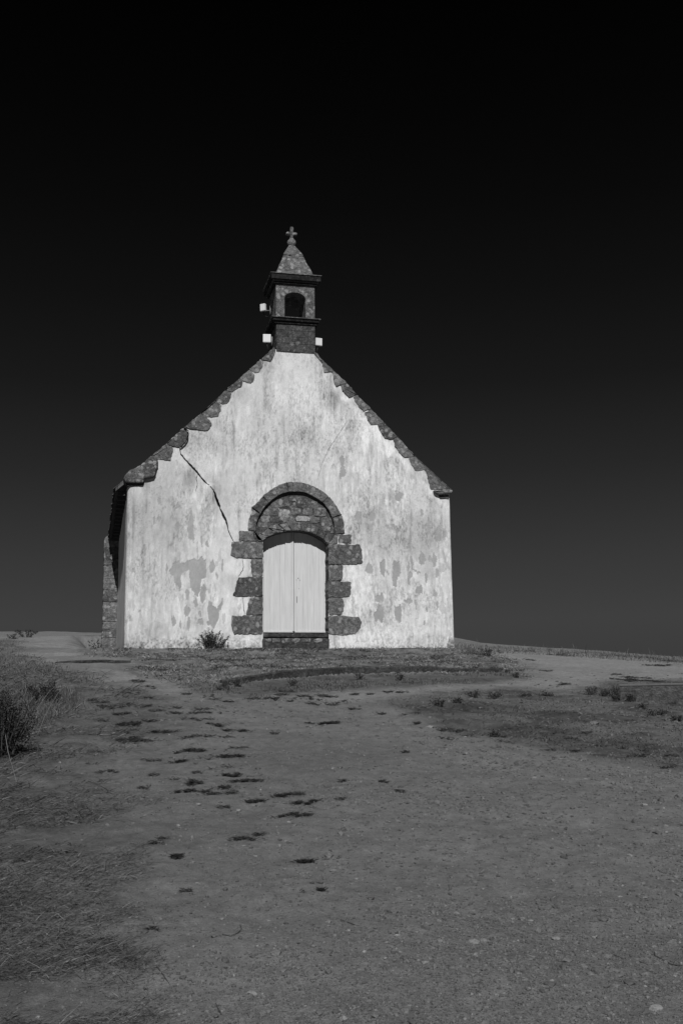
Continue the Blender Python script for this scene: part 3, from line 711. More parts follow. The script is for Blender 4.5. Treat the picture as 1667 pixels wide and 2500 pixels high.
# ---- cracks in the limewash
def crack(name, pts, wd, m, label, parent=chapel, Y=-.012):
    P = np.array(pts, float); P = dense(P, 5); rs = random.Random(len(P)); n = len(P)
    t = np.gradient(P, axis=0); t /= np.linalg.norm(t, axis=1, keepdims=True); nn = np.stack([-t[:, 1], t[:, 0]], -1)
    V = []; Q = []
    for i in range(n):
        w_ = wd*(.45+1.3*float(vn(np.array(i*.31), np.array(wd*900.), 7)))*rs.uniform(.8, 1.2)*min(1, .35+3*min(i, n-1-i)/n); p = P[i]+nn[i]*rs.uniform(-.006, .006)
        yy = -.015-.03*0
        V += [(p[0]+nn[i, 0]*w_, Y, p[1]+nn[i, 1]*w_), (p[0]-nn[i, 0]*w_, Y, p[1]-nn[i, 1]*w_), (p[0], Y+.05, p[1])]
    for i in range(n-1):
        a = 3*i; Q += [(a, a+1, a+4, a+3), (a+1, a+2, a+5, a+4), (a+2, a, a+3, a+5)]
    o = npmesh(name, V, Q, m, parent); o['label'] = label; return o
c1 = np.vstack([xz('3', [(745, 765), (780, 795), (778, 830), (765, 880), (735, 915), (710, 932), (720, 980), (760, 1030), (820, 1095), (870, 1150), (910, 1205), (955, 1240)])])
crack('crack', c1[5:], .015, M_crackm, 'wide black crack running down from the left coping stones')
crack('crack', c1[:6], .010, M_crackm, 'black crack curling round a coping stone', Y=-.065)
c2 = np.vstack([xz('3', [(965, 1252), (990, 1280), (1015, 1330), (1045, 1420)]), xz('2', [(12, 240), (40, 330), (75, 410), (125, 510), (145, 600), (195, 715)])])
crack('crack', c2, .014, M_crackm, 'wide black crack running down to the left quoin of the door')
crack('crack', np.vstack([xz('3', [(862, 1140), (850, 1190), (858, 1240), (842, 1290)])]), .004, M_crackm, 'short thin branch of the upper black crack')
crack('crack', xz('2', [(280, 880), (292, 960), (283, 990), (255, 1030), (245, 1050)]), .005, M_crackm, 'thin crack between two left quoins')
crack('crack', xz('2', [(285, 1245), (292, 1340), (303, 1415)]), .004, M_crackm, 'hairline crack above the lowest left quoin')
crack('crack', xz('4', [(420, 810), (370, 890), (310, 980), (235, 1090), (190, 1200), (155, 1300), (130, 1400)]), .0045, M_crackl, 'faint hairline crack right of the arch')

# ---- buttress against the left wall, far along it
BY = 7.35
bq = [(158, 830), (165, 800), (250, 735), (340, 700), (350, 2060), (130, 2060), (140, 1700), (152, 1300)]
but = stone('buttress', xz('5', bq, BY), BY, BY+.9, M_stone, chapel, .02, .01)
rs = random.Random(9)
ys = [740, 900, 1055, 1110, 1260, 1390, 1520, 1660, 1745, 1830, 1930, 2010, 2055]
for i, (a, b) in enumerate(zip(ys, ys[1:])):
    L = np.interp((a+b)/2, [800, 1300, 1700, 2060], [158, 150, 141, 130]); Rr_ = 345
    L2 = L if a > 790 else 240
    cuts = [L2, Rr_] if i % 2 else [L2, L2+rs.uniform(.4, .6)*(Rr_-L2), Rr_]
    for c, d in zip(cuts, cuts[1:]):
        top = a+6 if a > 790 else a+30
        stone('buttress_stone', xz('5', [(c, top-6+rs.uniform(0, 4)), (d, top-6+rs.uniform(0, 4)), (d, b-rs.uniform(0, 4)), (c, b-rs.uniform(0, 4))], BY), BY-.008-rs.uniform(0, .012), BY+.3, M_stone_up, but, .010, .012)

# ---- belfry
BX0, BX1, BD = -.472, .470, .94
ZB, ZL, ZC = 7.06, 7.905, 9.003
bm = bmesh.new()
rs = random.Random(2)
zz = ZB; hs = [.21, .17, .16, .15]
for k, h in enumerate(hs):
    cuts = [BX0, BX0+rs.uniform(.2, .45), BX0+rs.uniform(.55, .8), BX1] if k % 2 else [BX0, BX0+rs.uniform(.25, .6), BX1]
    for a, b in zip(cuts, cuts[1:]):
        box(bm, a+.002, b-.002, -.012-rs.uniform(0, .01), BD, zz+.002, zz+h-.002, None, .008)
    zz += h
ZLB = zz
bel = obj('belfry', bm, M_stone_mid, chapel)
def slab(name, tiers, m):
    bm = bmesh.new()
    for (ov, z0, z1) in tiers: box(bm, BX0-ov, BX1+ov, -ov, BD+ov, z0, z1, None, .010)
    return obj(name, bm, m, bel)
slab('ledge', [(.05, ZLB+.002, ZLB+.06), (.09, ZLB+.062, ZL-.022)], M_stone_bk); slab('ledge_lip', [(.125, ZL-.020, ZL)], M_stone)  # dark tiers carry painted shade; paler lip put in for the lit edge
# bell chamber: a round-headed tunnel through the block
q = xz('1', [(642, 1400), (930, 1430), (642, 1155), (785, 1082)])
ax0, ax1, asp, atp = q[0, 0], q[1, 0], q[2, 1], q[3, 1]; ZCH = 8.765
bm = bmesh.new()
def arch_ring(y):
    inner = [(ax0, ZL), (ax0, asp)]+[((ax0+ax1)/2-(ax1-ax0)/2*math.cos(th), asp+(atp-asp)*math.sin(th)) for th in np.linspace(0, math.pi, 15)[1:-1]]+[(ax1, asp), (ax1, ZL)]
    outer = [(BX0, ZL), (BX0, asp)]+[(BX0+(BX1-BX0)*k/14, ZCH) for k in range(1, 14)]+[(BX1, asp), (BX1, ZL)]
    return [bm.verts.new((p[0], y, p[1])) for p in inner], [bm.verts.new((p[0], y, p[1])) for p in outer]
i0, o0 = arch_ring(0); i1, o1 = arch_ring(BD)
c0 = [bm.verts.new((BX0, 0, ZCH)), bm.verts.new((BX1, 0, ZCH))]; c1_ = [bm.verts.new((BX0, BD, ZCH)), bm.verts.new((BX1, BD, ZCH))]
n = len(i0)
for (ii, oo, cc) in ((i0, o0, c0), (i1, o1, c1_)):
    for k in range(n-1):
        if k == 1: bm.faces.new((ii[k], ii[k+1], oo[k+1], cc[0], oo[k]))
        elif k == n-3: bm.faces.new((ii[k], ii[k+1], oo[k+1], cc[1], oo[k]))
        else: bm.faces.new((ii[k], ii[k+1], oo[k+1], oo[k]))
for k in range(n-1): bm.faces.new((i0[k], i0[k+1], i1[k+1], i1[k]))
oo0 = [o0[0], o0[1], c0[0]]+o0[2:-2]+[c0[1], o0[-2], o0[-1]]; oo1 = [o1[0], o1[1], c1_[0]]+o1[2:-2]+[c1_[1], o1[-2], o1[-1]]
for k in range(len(oo0)-1): bm.faces.new((oo0[k], oo0[k+1], oo1[k+1], oo1[k]))
ch = obj('bell_chamber', bm, M_stone_up, bel)
slab('cornice', [(.05, ZCH+.002, ZCH+.05), (.13, ZCH+.084, ZC-.022)], M_stone_bk); slab('cornice_fillet', [(.095, ZCH+.052, ZCH+.082)], M_stone_dk); slab('cornice_lip', [(.155, ZC-.020, ZC)], M_stone)  # shade painted into the tiers, paler lip for the lit top edge
# spire
CY = BD/2
def zat(zx, zy): return xz('1', [(zx, zy)], CY)[0, 1]
zk, zn = xz('1', [(730, 572)], CY-.24)[0, 1], zat(737, 452)
bm = bmesh.new()
def pyr(levels, nsub=6):
    rings = []
    for (h, z) in levels:
        pts = []
        for s0, s1 in (((-1, -1), (1, -1)), ((1, -1), (1, 1)), ((1, 1), (-1, 1)), ((-1, 1), (-1, -1))):
            for k in range(nsub): 
                t = k/nsub; pts.append((s0[0]*(1-t)+s1[0]*t, s0[1]*(1-t)+s1[1]*t))
        rings.append([bm.verts.new((p[0]*h+rs.uniform(-.014, .014), CY+p[1]*h+rs.uniform(-.014, .014), z+rs.uniform(-.012, .012))) for p in pts])
    for a, b in zip(rings, rings[1:]):
        for k in range(len(a)): bm.faces.new((a[k], a[(k+1) % len(a)], b[(k+1) % len(a)], b[k]))
    bm.faces.new(rings[-1]); bm.faces.new(rings[0])
hb = .475; hk = .235
pyr([(hb, ZC+.002), (hb-.01, ZC+.05)]+[(hb-.01+(hk-hb+.01)*t, ZC+.05+(zk-ZC-.05)*t) for t in (.2, .4, .6, .8, 1)])
pyr([(hk+.010, zk+.002), (hk-.012, zk+.04), (.17, zk+(zn-zk)*.45), (.068, zn)])
sp = obj('spire', bm, M_stone_up, bel)
# knob and cross
z1, z2 = zat(737, 452), zat(737, 345)
bm = bmesh.new()
prof = [(.06, z1-.03), (.075, z1+.01), (.105, z1+(z2-z1)*.25), (.112, z1+(z2-z1)*.45), (.095, z1+(z2-z1)*.7), (.055, z1+(z2-z1)*.92), (.038, z2+.02)]
rings = [[bm.verts.new((r_*math.cos(a), CY+r_*math.sin(a), z)) for a in np.linspace(0, 2*math.pi, 14, endpoint=False)] for r_, z in prof]
for a, b in zip(rings, rings[1:]):
    for k in range(14): bm.faces.new((a[k], a[(k+1) % 14], b[(k+1) % 14], b[k]))
bm.faces.new(rings[-1])
obj('knob', bm, M_stone_up, sp, True)
zt, za = zat(737, 190), zat(737, 282)
hw = (xz('1', [(806, 282)], CY)-xz('1', [(655, 282)], CY))[0, 0]/2
prof = [(-.028, z2+.0), (-.034, za-.055), (-.05, za-.035), (-hw*.72, za-.036), (-hw, za-.022), (-hw*1.0, za+.012), (-hw*.72, za+.036), (-.045, za+.03), (-.036, za+.05), (-.048, zt-.05), (-.036, zt-.012), (0, zt)]
P = prof+[(-a, b) for a, b in prof[::-1][1:]]
stone('cross', [(p[0], p[1]) for p in P], CY-.05, CY+.05, M_stone_up, sp, .014, .003)

# ------------------------------------------------------------------ white aerial boxes on the belfry
def aerial(loc, rz, tilt, wd, h, dp, label, arm_to, cable, flip=1):
    t = empty('panel_antenna', loc); tag(t, label, 'antenna', 'white aerial boxes on the belfry')
    Mx = Matrix.Rotation(rz, 4, 'Z') @ Matrix.Rotation(tilt, 4, 'X')
    bm = bmesh.new(); box(bm, -wd/2, wd/2, -dp/2, dp/2, -h/2, h/2, Mx, .012); obj('housing', bm, M_white, t)
    bm = bmesh.new(); box(bm, -wd/2+.004, wd/2-.004, -dp/2+.004, dp/2-.004, -h/2-.012, -h/2-.003, Mx, .002); obj('bottom_cover', bm, M_steel, t)
    a = Vector(arm_to)-Vector(loc); b0 = Mx @ Vector((0, dp/2, -h*.2))
    bm = bmesh.new(); tube(bm, [b0, (b0+a)/2+Vector((0, 0, -.02)), a], .014, 8); obj('bracket', bm, M_steel, t, True)
    bm = bmesh.new(); tube(bm, [a+Vector((0, 0, -.10)), a+Vector((0, 0, .12))], .018, 8); obj('mast_clamp', bm, M_steel, t, True)
    bm = bmesh.new(); tube(bm, [Vector(c)-Vector(loc) for c in cable], .012, 6); obj('cable', bm, M_black, t, True)
    return t
def at(k, p, Y): return W(*Z(k, np.array(p, float)), Y=Y)
p = at('1', (350, 1290), .55); a_ = at('1', (448, 1330), .62)
aerial(p, R(-38), R(4), .135, .175, .085, 'topmost white aerial box, angled, left of the bell opening', a_, [p+(.0, .03, -.09), p+(.02, .03, -.16), p+(.07, .05, -.2), p+(.13, .05, -.22)])
p = at('1', (400, 1712), .12); a_ = at('1', (470, 1755), .2)
aerial(p, R(-6), R(3), .19, .195, .06, 'lower left white square aerial box on the belfry', a_, [p+(-.0, .02, -.10), p+(.02, .03, -.2), p+(.05, .05, -.3)])
p = at('1', (1108, 1760), .16); a_ = at('1', (1045, 1790), .2)
aerial(p, R(8), R(3), .165, .185, .06, 'white square aerial box on the right side of the belfry', a_, [p+(-.02, .02, -.10), p+(-.03, .03, -.2), p+(-.05, .05, -.27)])

# ------------------------------------------------------------------ kerbs and blocks
def kerb(name, P, h, wd, m, label, cat, sink=.25, off=0.0):
    "low edging stone along the ground points P"
    P = np.array(P, float); c0 = P[len(P)//2].copy()
    t = empty(name, tuple(c0)); tag(t, label, cat)
    bm = bmesh.new(); rs = random.Random(len(P)); D = dense(P, 6); n = len(D)
    tg = np.gradient(D[:, :2], axis=0); tg /= np.linalg.norm(tg, axis=1, keepdims=True); nn = np.stack([-tg[:, 1], tg[:, 0]], -1)
    rings = []
    for i in range(n):
        zt = D[i, 2]+h*(.55+.45*math.sin(math.pi*min(1, .15+i/n*.85)))+rs.uniform(-.004, .004)+.028*(float(vn(np.array(i//5*1.7), np.array(n*1.), 3))-.6); p = D[i, :2]+nn[i]*off; j = rs.uniform(-.012, .012)
        sect = [(0+j, -sink), (0+j, zt-D[i, 2]-.02), (.02+j, zt-D[i, 2]), (wd, zt-D[i, 2]-.005), (wd, -sink)]
        rings.append([bm.verts.new(Vector((p[0]+nn[i, 0]*a, p[1]+nn[i, 1]*a, D[i, 2]+b))-Vector(c0)) for a, b in sect])
    for a, b in zip(rings, rings[1:]):
        for k in range(5): bm.faces.new((a[k], a[(k+1) % 5], b[(k+1) % 5], b[k]))
    bm.faces.new(rings[0]); bm.faces.new(rings[-1])
    o = obj('kerb_stones', bm, m, t)
    return t
LP = LEDGE.copy(); LP[:, 2] = hbase(LP[:, 0], LP[:, 1])
kerb('stone_edging', LP[1:], .125, .14, M_edge, 'long low dark stone edging below the dry turf in front of the chapel door', 'edging', off=-.03)
LP2 = cast(*np.array([(140, 1620), (200, 1619), (260, 1618.5), (320, 1618)]).T)[0]
kerb('stone_edging', LP2, .06, .14, M_edge, 'short low stone edging beside the sandy path left of the chapel', 'edging')
P = cast([1512, 1642], [1712, 1709])[0]
t = empty('concrete_block', tuple(P[0])); tag(t, 'long low grey concrete block half hidden by weeds at the right edge', 'block')
t.rotation_euler.z = -.52
bm = bmesh.new(); box(bm, 0, 1.15, 0, .25, -.6, .19, None, .02); obj('block_body', bm, M_mortar, t)
bm = bmesh.new(); box(bm, .004, 1.146, .004, .25, .192, .22, None, .008); obj('block_top', bm, M_peb2, t)  # top layer in a paler tone than the body

# ------------------------------------------------------------------ vegetation helpers
def blades(name, P, L, wd, az, tilt, tone, m, parent=None, droop=.35):
    "one tapered bent blade per point; tilt 0 = upright, pi/2 = lying"
    n = len(P); L = np.broadcast_to(L, n); wd = np.broadcast_to(wd, n)
    d = np.stack([np.sin(tilt)*np.cos(az), np.sin(tilt)*np.sin(az), np.cos(tilt)], -1)
    side = np.stack([-np.sin(az), np.cos(az), np.zeros(n)], -1)
    rot = RNG.uniform(0, math.pi, n); fwd = np.stack([np.cos(az), np.sin(az), np.zeros(n)], -1)
    side = side*np.cos(rot)[:, None]+np.cross(d, side)*np.sin(rot)[:, None]
    p1 = P+d*(L*.5)[:, None]; p2 = P+d*L[:, None]*.96+fwd*(L*droop*.35)[:, None]; p2[:, 2] -= L*droop*.3*np.cos(tilt)*.6
    s0 = side*wd[:, None]*.5
    V = np.stack([P-s0, P+s0, p1-s0*.8, p1+s0*.8, p2-s0*.15, p2+s0*.15], 1).reshape(-1, 3)
    b = np.arange(n)[:, None]*6
    Q = np.concatenate([b+np.array([[0, 1, 3, 2]]), b+np.array([[2, 3, 5, 4]])])
    return npmesh(name, V, Q, m, parent, {'tone': np.repeat(np.clip(tone, .01, .5), 6)})
def leaves(name, P, size, tone, m, parent=None, flat=.5):
    n = len(P); size = np.broadcast_to(size, n)
    nr = RNG.normal(size=(n, 3)); nr[:, 2] = np.abs(nr[:, 2])+flat; nr /= np.linalg.norm(nr, axis=1, keepdims=True)
    a = np.cross(nr, RNG.normal(size=(n, 3))); a /= np.linalg.norm(a, axis=1, keepdims=True); b_ = np.cross(nr, a)
    s = size[:, None]
    V = np.stack([P-a*s, P+b_*s*.45-a*s*.1, P+a*s, P-b_*s*.45-a*s*.1], 1).reshape(-1, 3)
    Q = np.arange(n)[:, None]*4+np.arange(4)[None]
    return npmesh(name, V, Q, m, parent, {'tone': np.repeat(np.clip(tone, .008, .4), 4)})
def sample_px(poly, n):
    "ground points spread over a region of ground, denser near by"
    poly = np.array(poly, float); lo, hi = poly.min(0), poly.max(0); lo = np.maximum(lo, (-620, 1530)); hi = np.minimum(hi, (1900, 2600))
    got = []
    while sum(map(len, got)) < n:
        q = RNG.uniform(lo, hi, (n*2, 2)); q = q[inpoly(q[:, 0], q[:, 1], poly)]
        q = q+RNG.normal(0, [14, 3.5], q.shape)
        P, ok = cast(q[:, 0], q[:, 1]); got.append(P[ok])
    return seat(np.vstack(got)[:n])
def keep(P, n_, thr): return P[fbm(P[:, 0]*n_, P[:, 1]*n_, 401, 3) > thr]
def dist(P): return np.hypot(P[:, 0]-CP[0], P[:, 1]-CP[1])

# ---- dry grass (nobody could count it)
P = sample_px([(a+(120 if b < 2600 and a > 100 and b > 1700 else 20), b) for a, b in PX_GL], 135000)
zz = zone(P[:, 0], P[:, 1], G_GL, 1.8); k = fbm(P[:, 0]*1.7, P[:, 1]*1.7, 411, 4)
P = P[RNG.random(len(P)) < np.clip(zz*1.2, 0, 1)*sst(.38, .54, k)+.03*zz]; n = len(P); D = dist(P)
P[:, 2] += RNG.uniform(.0, .02, n)
az = np.where(RNG.random(n) < .6, RNG.normal(-.3, 1.0, n), RNG.uniform(0, 6.28, n))
kk = fbm(P[:, 0]*2.6, P[:, 1]*2.6, 413, 4)
tone = np.where(kk > .54, .052, .082)+.05*RNG.random(n)**2+.10*(RNG.random(n) < .06)
o = blades('matted_dry_grass', P, (.02+.08*RNG.random(n)**2.5+.12*(RNG.random(n) < .04))*np.clip(D/8, .7, 1.5), np.clip(D*.00045, .0015, .007)*RNG.uniform(.5, 1.4, n), az, RNG.uniform(1.0, 1.6, n), tone, M_blade, None, .15); tag(o, 'matted pale and dark dry grass lying along the left of the path', 'grass', kind='stuff')
TALL = [(-420, 1760), (-60, 1720), (20, 1690), (90, 1675), (170, 1690), (205, 1712), (160, 1745), (100, 1775), (70, 1810), (-60, 1800), (-420, 1860)]
P = sample_px(TALL, 9000); n = len(P); D = dist(P)
tone = .05+.11*RNG.random(n)**1.8
o = blades('tall_dry_grass', P, RNG.uniform(.04, .13, n), np.clip(D*.0006, .004, .009), RNG.uniform(0, 6.28, n), np.abs(RNG.normal(0, .5, n)), tone, M_blade); tag(o, 'tall tangled dry grass standing at the left edge', 'grass', kind='stuff')
BACKG = [(-500, 1600), (-60, 1575), (30, 1560), (75, 1608), (150, 1632), (240, 1655), (230, 1670), (120, 1650), (-60, 1670), (-500, 1720)]
P = sample_px(BACKG, 9000); n = len(P); D = dist(P)
o = blades('short_dry_grass', P, RNG.uniform(.02, .07, n), np.clip(D*.0006, .004, .012), RNG.uniform(0, 6.28, n), np.abs(RNG.normal(0, .6, n)), .05+.08*RNG.random(n), M_blade); tag(o, 'short dry grass on the slope below the left path', 'grass', kind='stuff')
P = sample_px(PX_TE, 22000); P = P[(P[:, 1] < -.02)]; k = fbm(P[:, 0]*1.8, P[:, 1]*1.8, 421, 4); P = P[(k > .42)]; n = len(P); D = dist(P)
kk = fbm(P[:, 0]*2.6, P[:, 1]*2.6, 423, 4)
tone = np.where(kk > .53, .030+.03*RNG.random(n), .11+.17*RNG.random(n)**1.5)
o = blades('turf_grass', P, RNG.uniform(.02, .07, n), np.clip(D*.0006, .004, .012), RNG.uniform(0, 6.28, n), RNG.uniform(.5, 1.5, n), tone, M_blade); tag(o, 'patchy dry turf in front of the chapel wall', 'grass', kind='stuff')
P = sample_px(PX_VE, 7000); P = P[fbm(P[:, 0]*2, P[:, 1]*2, 425, 3) > .47]; n = len(P); D = dist(P)
o = blades('verge_grass', P, RNG.uniform(.015, .05, n), np.clip(D*.0006, .004, .01), RNG.uniform(0, 6.28, n), np.abs(RNG.normal(0, .8, n)), .04+.11*RNG.random(n)**1.5, M_blade); tag(o, 'dusty grass fringe below the long stone edging', 'grass', kind='stuff')
P = sample_px(PX_BR, 13000); P = P[RNG.random(len(P)) < zone(P[:, 0], P[:, 1], G_BR, 1.0)]; n = len(P); k = fbm(P[:, 0]*1.8, P[:, 1]*1.8, 431, 4); P = P[(k > .38) | (RNG.random(n) < .3)]; n = len(P); D = dist(P)
kk = fbm(P[:, 0]*2.0, P[:, 1]*2.0, 433, 4)
tone = np.where(kk > .56, .034+.03*RNG.random(n), .07+.09*RNG.random(n)**2)
o = blades('bed_grass', P, RNG.uniform(.012, .042, n), np.clip(D*.0006, .003, .01), RNG.uniform(0, 6.28, n), RNG.uniform(.4, 1.5, n), tone, M_blade); tag(o, 'low dark grass on the bank at the right', 'grass', kind='stuff')
# thin fringe on the far crest and along the wall foot
q = np.stack([RNG.uniform(1110, 1760, 2600), np.zeros(2600)], -1)
q[:, 1] = np.interp(q[:, 0], [1105, 1300, 1450, 1667, 1800], [1574, 1584, 1592, 1606, 1620])+RNG.uniform(0, 16, 2600)
P, ok = cast(q[:, 0], q[:, 1]); P = P[ok]; n = len(P)
o = blades('crest_grass', P, RNG.uniform(.03, .13, n)*np.where(RNG.random(n) < .04, 2.4, 1), .014, RNG.uniform(0, 6.28, n), np.abs(RNG.normal(0, .5, n)), .06+.08*RNG.random(n), M_blade); tag(o, 'sparse dry grass along the skyline right of the chapel', 'grass', kind='stuff')
xw = RNG.uniform(XL, XR, 1800); P = np.stack([xw, RNG.uniform(-.14, -.02, 1800), np.zeros(1800)], -1); P = P[(np.abs(P[:, 0]) > .9) & (fbm(P[:, 0]*2, P[:, 0]*0, 441, 3) > .42)]; P[:, 2] = hground(P[:, 0], P[:, 1]); n = len(P)
o = blades('wall_foot_weeds', P, RNG.uniform(.03, .11, n), .008, RNG.uniform(0, 6.28, n), np.abs(RNG.normal(0, .6, n)), .025+.05*RNG.random(n), M_blade); tag(o, 'low weeds along the foot of the white wall', 'weeds', kind='stuff')

# ---- gravel
q = np.stack([RNG.uniform(-40, 1710, 95000), 1640+RNG.beta(1.3, 1.0, 95000)*900], -1)
P, ok = cast(q[:, 0], q[:, 1]); P = P[ok]
te, ve, br, gl, ml = cover(P[:, 0], P[:, 1]); gr = np.maximum.reduce([te, ve, br, gl])
rightish = sst(-.1, .35, (P[:, 0]-CP[0])/(P[:, 1]-CP[1]))
P = seat(P[(RNG.random(len(P)) > gr*.9) & (RNG.random(len(P)) < (.30+.70*rightish)*(.35+.65*sst(.4, .6, fbm(P[:, 0]*.9, P[:, 1]*.9, 451, 3))))]); n = len(P); D = dist(P)
size = (.0018+.0100*RNG.random(n)**3.8)*np.clip(D/5, .8, 2.6)*np.where(RNG.random(n) < .02, 2.3, 1)
ico = bmesh.new(); bmesh.ops.create_icosphere(ico, subdivisions=1, radius=1); ico.verts.ensure_lookup_table()
IV = np.array([v.co[:] for v in ico.verts]); IF = np.array([[v.index for v in f.verts] for f in ico.faces]); ico.free()
sc = RNG.uniform(.6, 1.35, (n, 3)); sc[:, 2] *= .6; a = RNG.uniform(0, 6.28, n)
V = IV[None]*(1+RNG.uniform(-.22, .22, (n, len(IV), 1)))*sc[:, None]*size[:, None, None]
ca, sa = np.cos(a)[:, None], np.sin(a)[:, None]
V = np.stack([V[..., 0]*ca-V[..., 1]*sa, V[..., 0]*sa+V[..., 1]*ca, V[..., 2]], -1)+P[:, None]+np.array([0, 0, .001])
Q = (np.arange(n)*len(IV))[:, None, None]+IF[None]
o = npmesh('gravel', V.reshape(-1, 3), Q.reshape(-1, 3), M_peb, None, {'tone': np.repeat(.085+.06*RNG.random(n)**1.3+.07*(RNG.random(n) < .04), len(IV))})
tag(o, 'loose gravel scattered over the sandy path', 'gravel', kind='stuff')

# ---- larger stones on the path
def rock(px, py, wpx, hpx, tone, label):
    p = g(px, py); D = math.hypot(p[0]-CP[0], p[1]-CP[1]); r_ = wpx/2/F*D
    h_ = max(hpx/2/F*D*1.0, r_*.35)
    bm = bmesh.new(); bmesh.ops.create_icosphere(bm, subdivisions=3, radius=1)
    rs = random.Random(int(px*7+py)); pl = [(Vector((rs.gauss(0, 1), rs.gauss(0, 1), rs.gauss(0, .8))).normalized(), rs.uniform(.55, .85)) for _ in range(9)]
    for v in bm.verts:
        for nrm, dd in pl:
            s_ = v.co.dot(nrm)
            if s_ > dd: v.co -= nrm*(s_-dd)*.92
        v.co = Vector((v.co.x*r_*1.25, v.co.y*r_*1.0, v.co.z*h_*1.25+h_*.25))
    p[2] = float(hfull(p[:1], p[1:2])[0]); o = obj('path_stone', bm, M_peb); o.location = p
    at_ = o.data.attributes.new('tone', 'FLOAT', 'POINT'); at_.data.foreach_set('value', [tone]*len(o.data.vertices))
    tag(o, label, 'stone', 'larger stones lying on the path'); return o
def zr(k, a, b, w_, h_, tone, label):
    q = Z(k, [(a, b)])[0]; rock(q[0], q[1], w_/2.6133, h_/2.6133, tone, label)
zr('F', 1388, 1450, 76, 36, .21, 'pale angular stone lying in the bottom right corner of the path')
zr('F', 1320, 775, 44, 24, .14, 'grey stone with a deep dark edge at the right edge of the path')
zr('F', 1325, 195, 34, 20, .20, 'small pale stone highest up on the right part of the path')
zr('F', 755, 1040, 50, 26, .17, 'flat pale stone half sunk in the gravel right of centre')
zr('F', 828, 1200, 56, 34, .13, 'dull round stone below the flat pale one right of centre')
zr('F', 940, 1240, 40, 26, .13, 'small stone with a dark left side beside the dull round stone')
zr('F', 288, 1050, 54, 30, .16, 'pale stone with a dark lower rim near the bottom centre right')
zr('F', 205, 640, 44, 20, .12, 'dark flat stone on bare gravel right of centre')
zr('F', 712, 250, 36, 18, .15, 'small grey stone uphill among the gravel on the right')
zr('F', 1145, 1270, 66, 22, .12, 'long thin stone flake lying above the pale corner stone')
zr('E', 302, 1350, 62, 32, .18, 'flat pale stone alone near the bottom of the path, left of centre')
zr('E', 1232, 720, 44, 22, .14, 'grey half buried stone in the middle of the path')
zr('E', 815, 598, 44, 16, .15, 'thin flat stone just below the dark weed mats')
zr('E', 1500, 1050, 40, 24, .18, 'pale rounded stone in the lower middle right of the path')
zr('E', 215, 183, 26, 20, .20, 'white pebble just under the widest weed mat')
zr('D', 1262, 175, 34, 18, .19, 'pale stone at the left end under the widest weed mat')
zr('D', 1138, 315, 24, 22, .19, 'small pale pebble left of the single dark weed mat')

# ---- mats of dark creeping weed on the gravel
def mat_mesh(name, c, hx, hy, nleaf, m):
    "ground points of a ragged mat made of a few trailing lobes"
    X, Y = [], []; K = int(np.clip(3+hx*14, 3, 9)); rs = np.random.default_rng(int(abs(c[0]*977+c[1]*131)))
    for k in range(K):
        cx = c[0]+(((k+.5)/K*2-1)*.78+rs.uniform(-.15, .15))*hx; cy = c[1]+rs.uniform(-.6, .6)*hy*(1 if k else 0)
        lx = hx*rs.uniform(.28, .62); ly = hy*rs.uniform(.12, .40); n = nleaf//K
        an = RNG.uniform(0, 6.28, n); rad = np.abs(RNG.normal(0, .68, n))
        X.append(cx+np.cos(an)*rad*lx); Y.append(cy+np.sin(an)*rad*ly+rs.uniform(-.15, .15)*(np.cos(an)*rad*lx))
    x = np.concatenate(X); y = np.concatenate(Y)
    cl = fbm(x*9, y*9, 501, 4); ok = cl > .42; x, y = x[ok], y[ok]
    z = hfull(x, y)+RNG.uniform(.002, .014, len(x)); return np.stack([x, y, z], -1)
def strands(name, P, D, tone, parent=None):
    n = len(P); az = np.where(RNG.random(n) < .5, 0, math.pi)+RNG.normal(0, .75, n)
    return blades(name, P, RNG.uniform(.012, .045, n)*np.clip(D/9, .7, 1.4), np.clip(D*.0005, .003, .007), az, RNG.uniform(1.0, 1.55, n), tone, M_leaf, parent, .2)
def mat_px(k, a, b, hw, hh):
    q = Z(k, [(a, b), (a-hw, b), (a+hw, b), (a, b-hh), (a, b+hh)]); P, ok = cast(q[:, 0], q[:, 1])
    return P[0], max((P[2, 0]-P[1, 0])/2, .03), max((P[3, 1]-P[4, 1])/2, .03)
def weed_mat(k, a, b, hw, hh, label):
    c, hx, hy = mat_px(k, a, b, hw, hh)
    t = empty('weed_mat', tuple(c)); tag(t, label, 'weeds', 'dark weed mats on the gravel')
    nl = int(np.clip(hx*hy*24000, 400, 8000)); P = mat_mesh('leaf_mat', c, hx*1.1, hy*1.1, nl, M_leaf)
    D = np.hypot(c[0]-CP[0], c[1]-CP[1])
    strands('leaf_mat', P-c, np.full(len(P), D), .014+.022*RNG.random(len(P)), t)
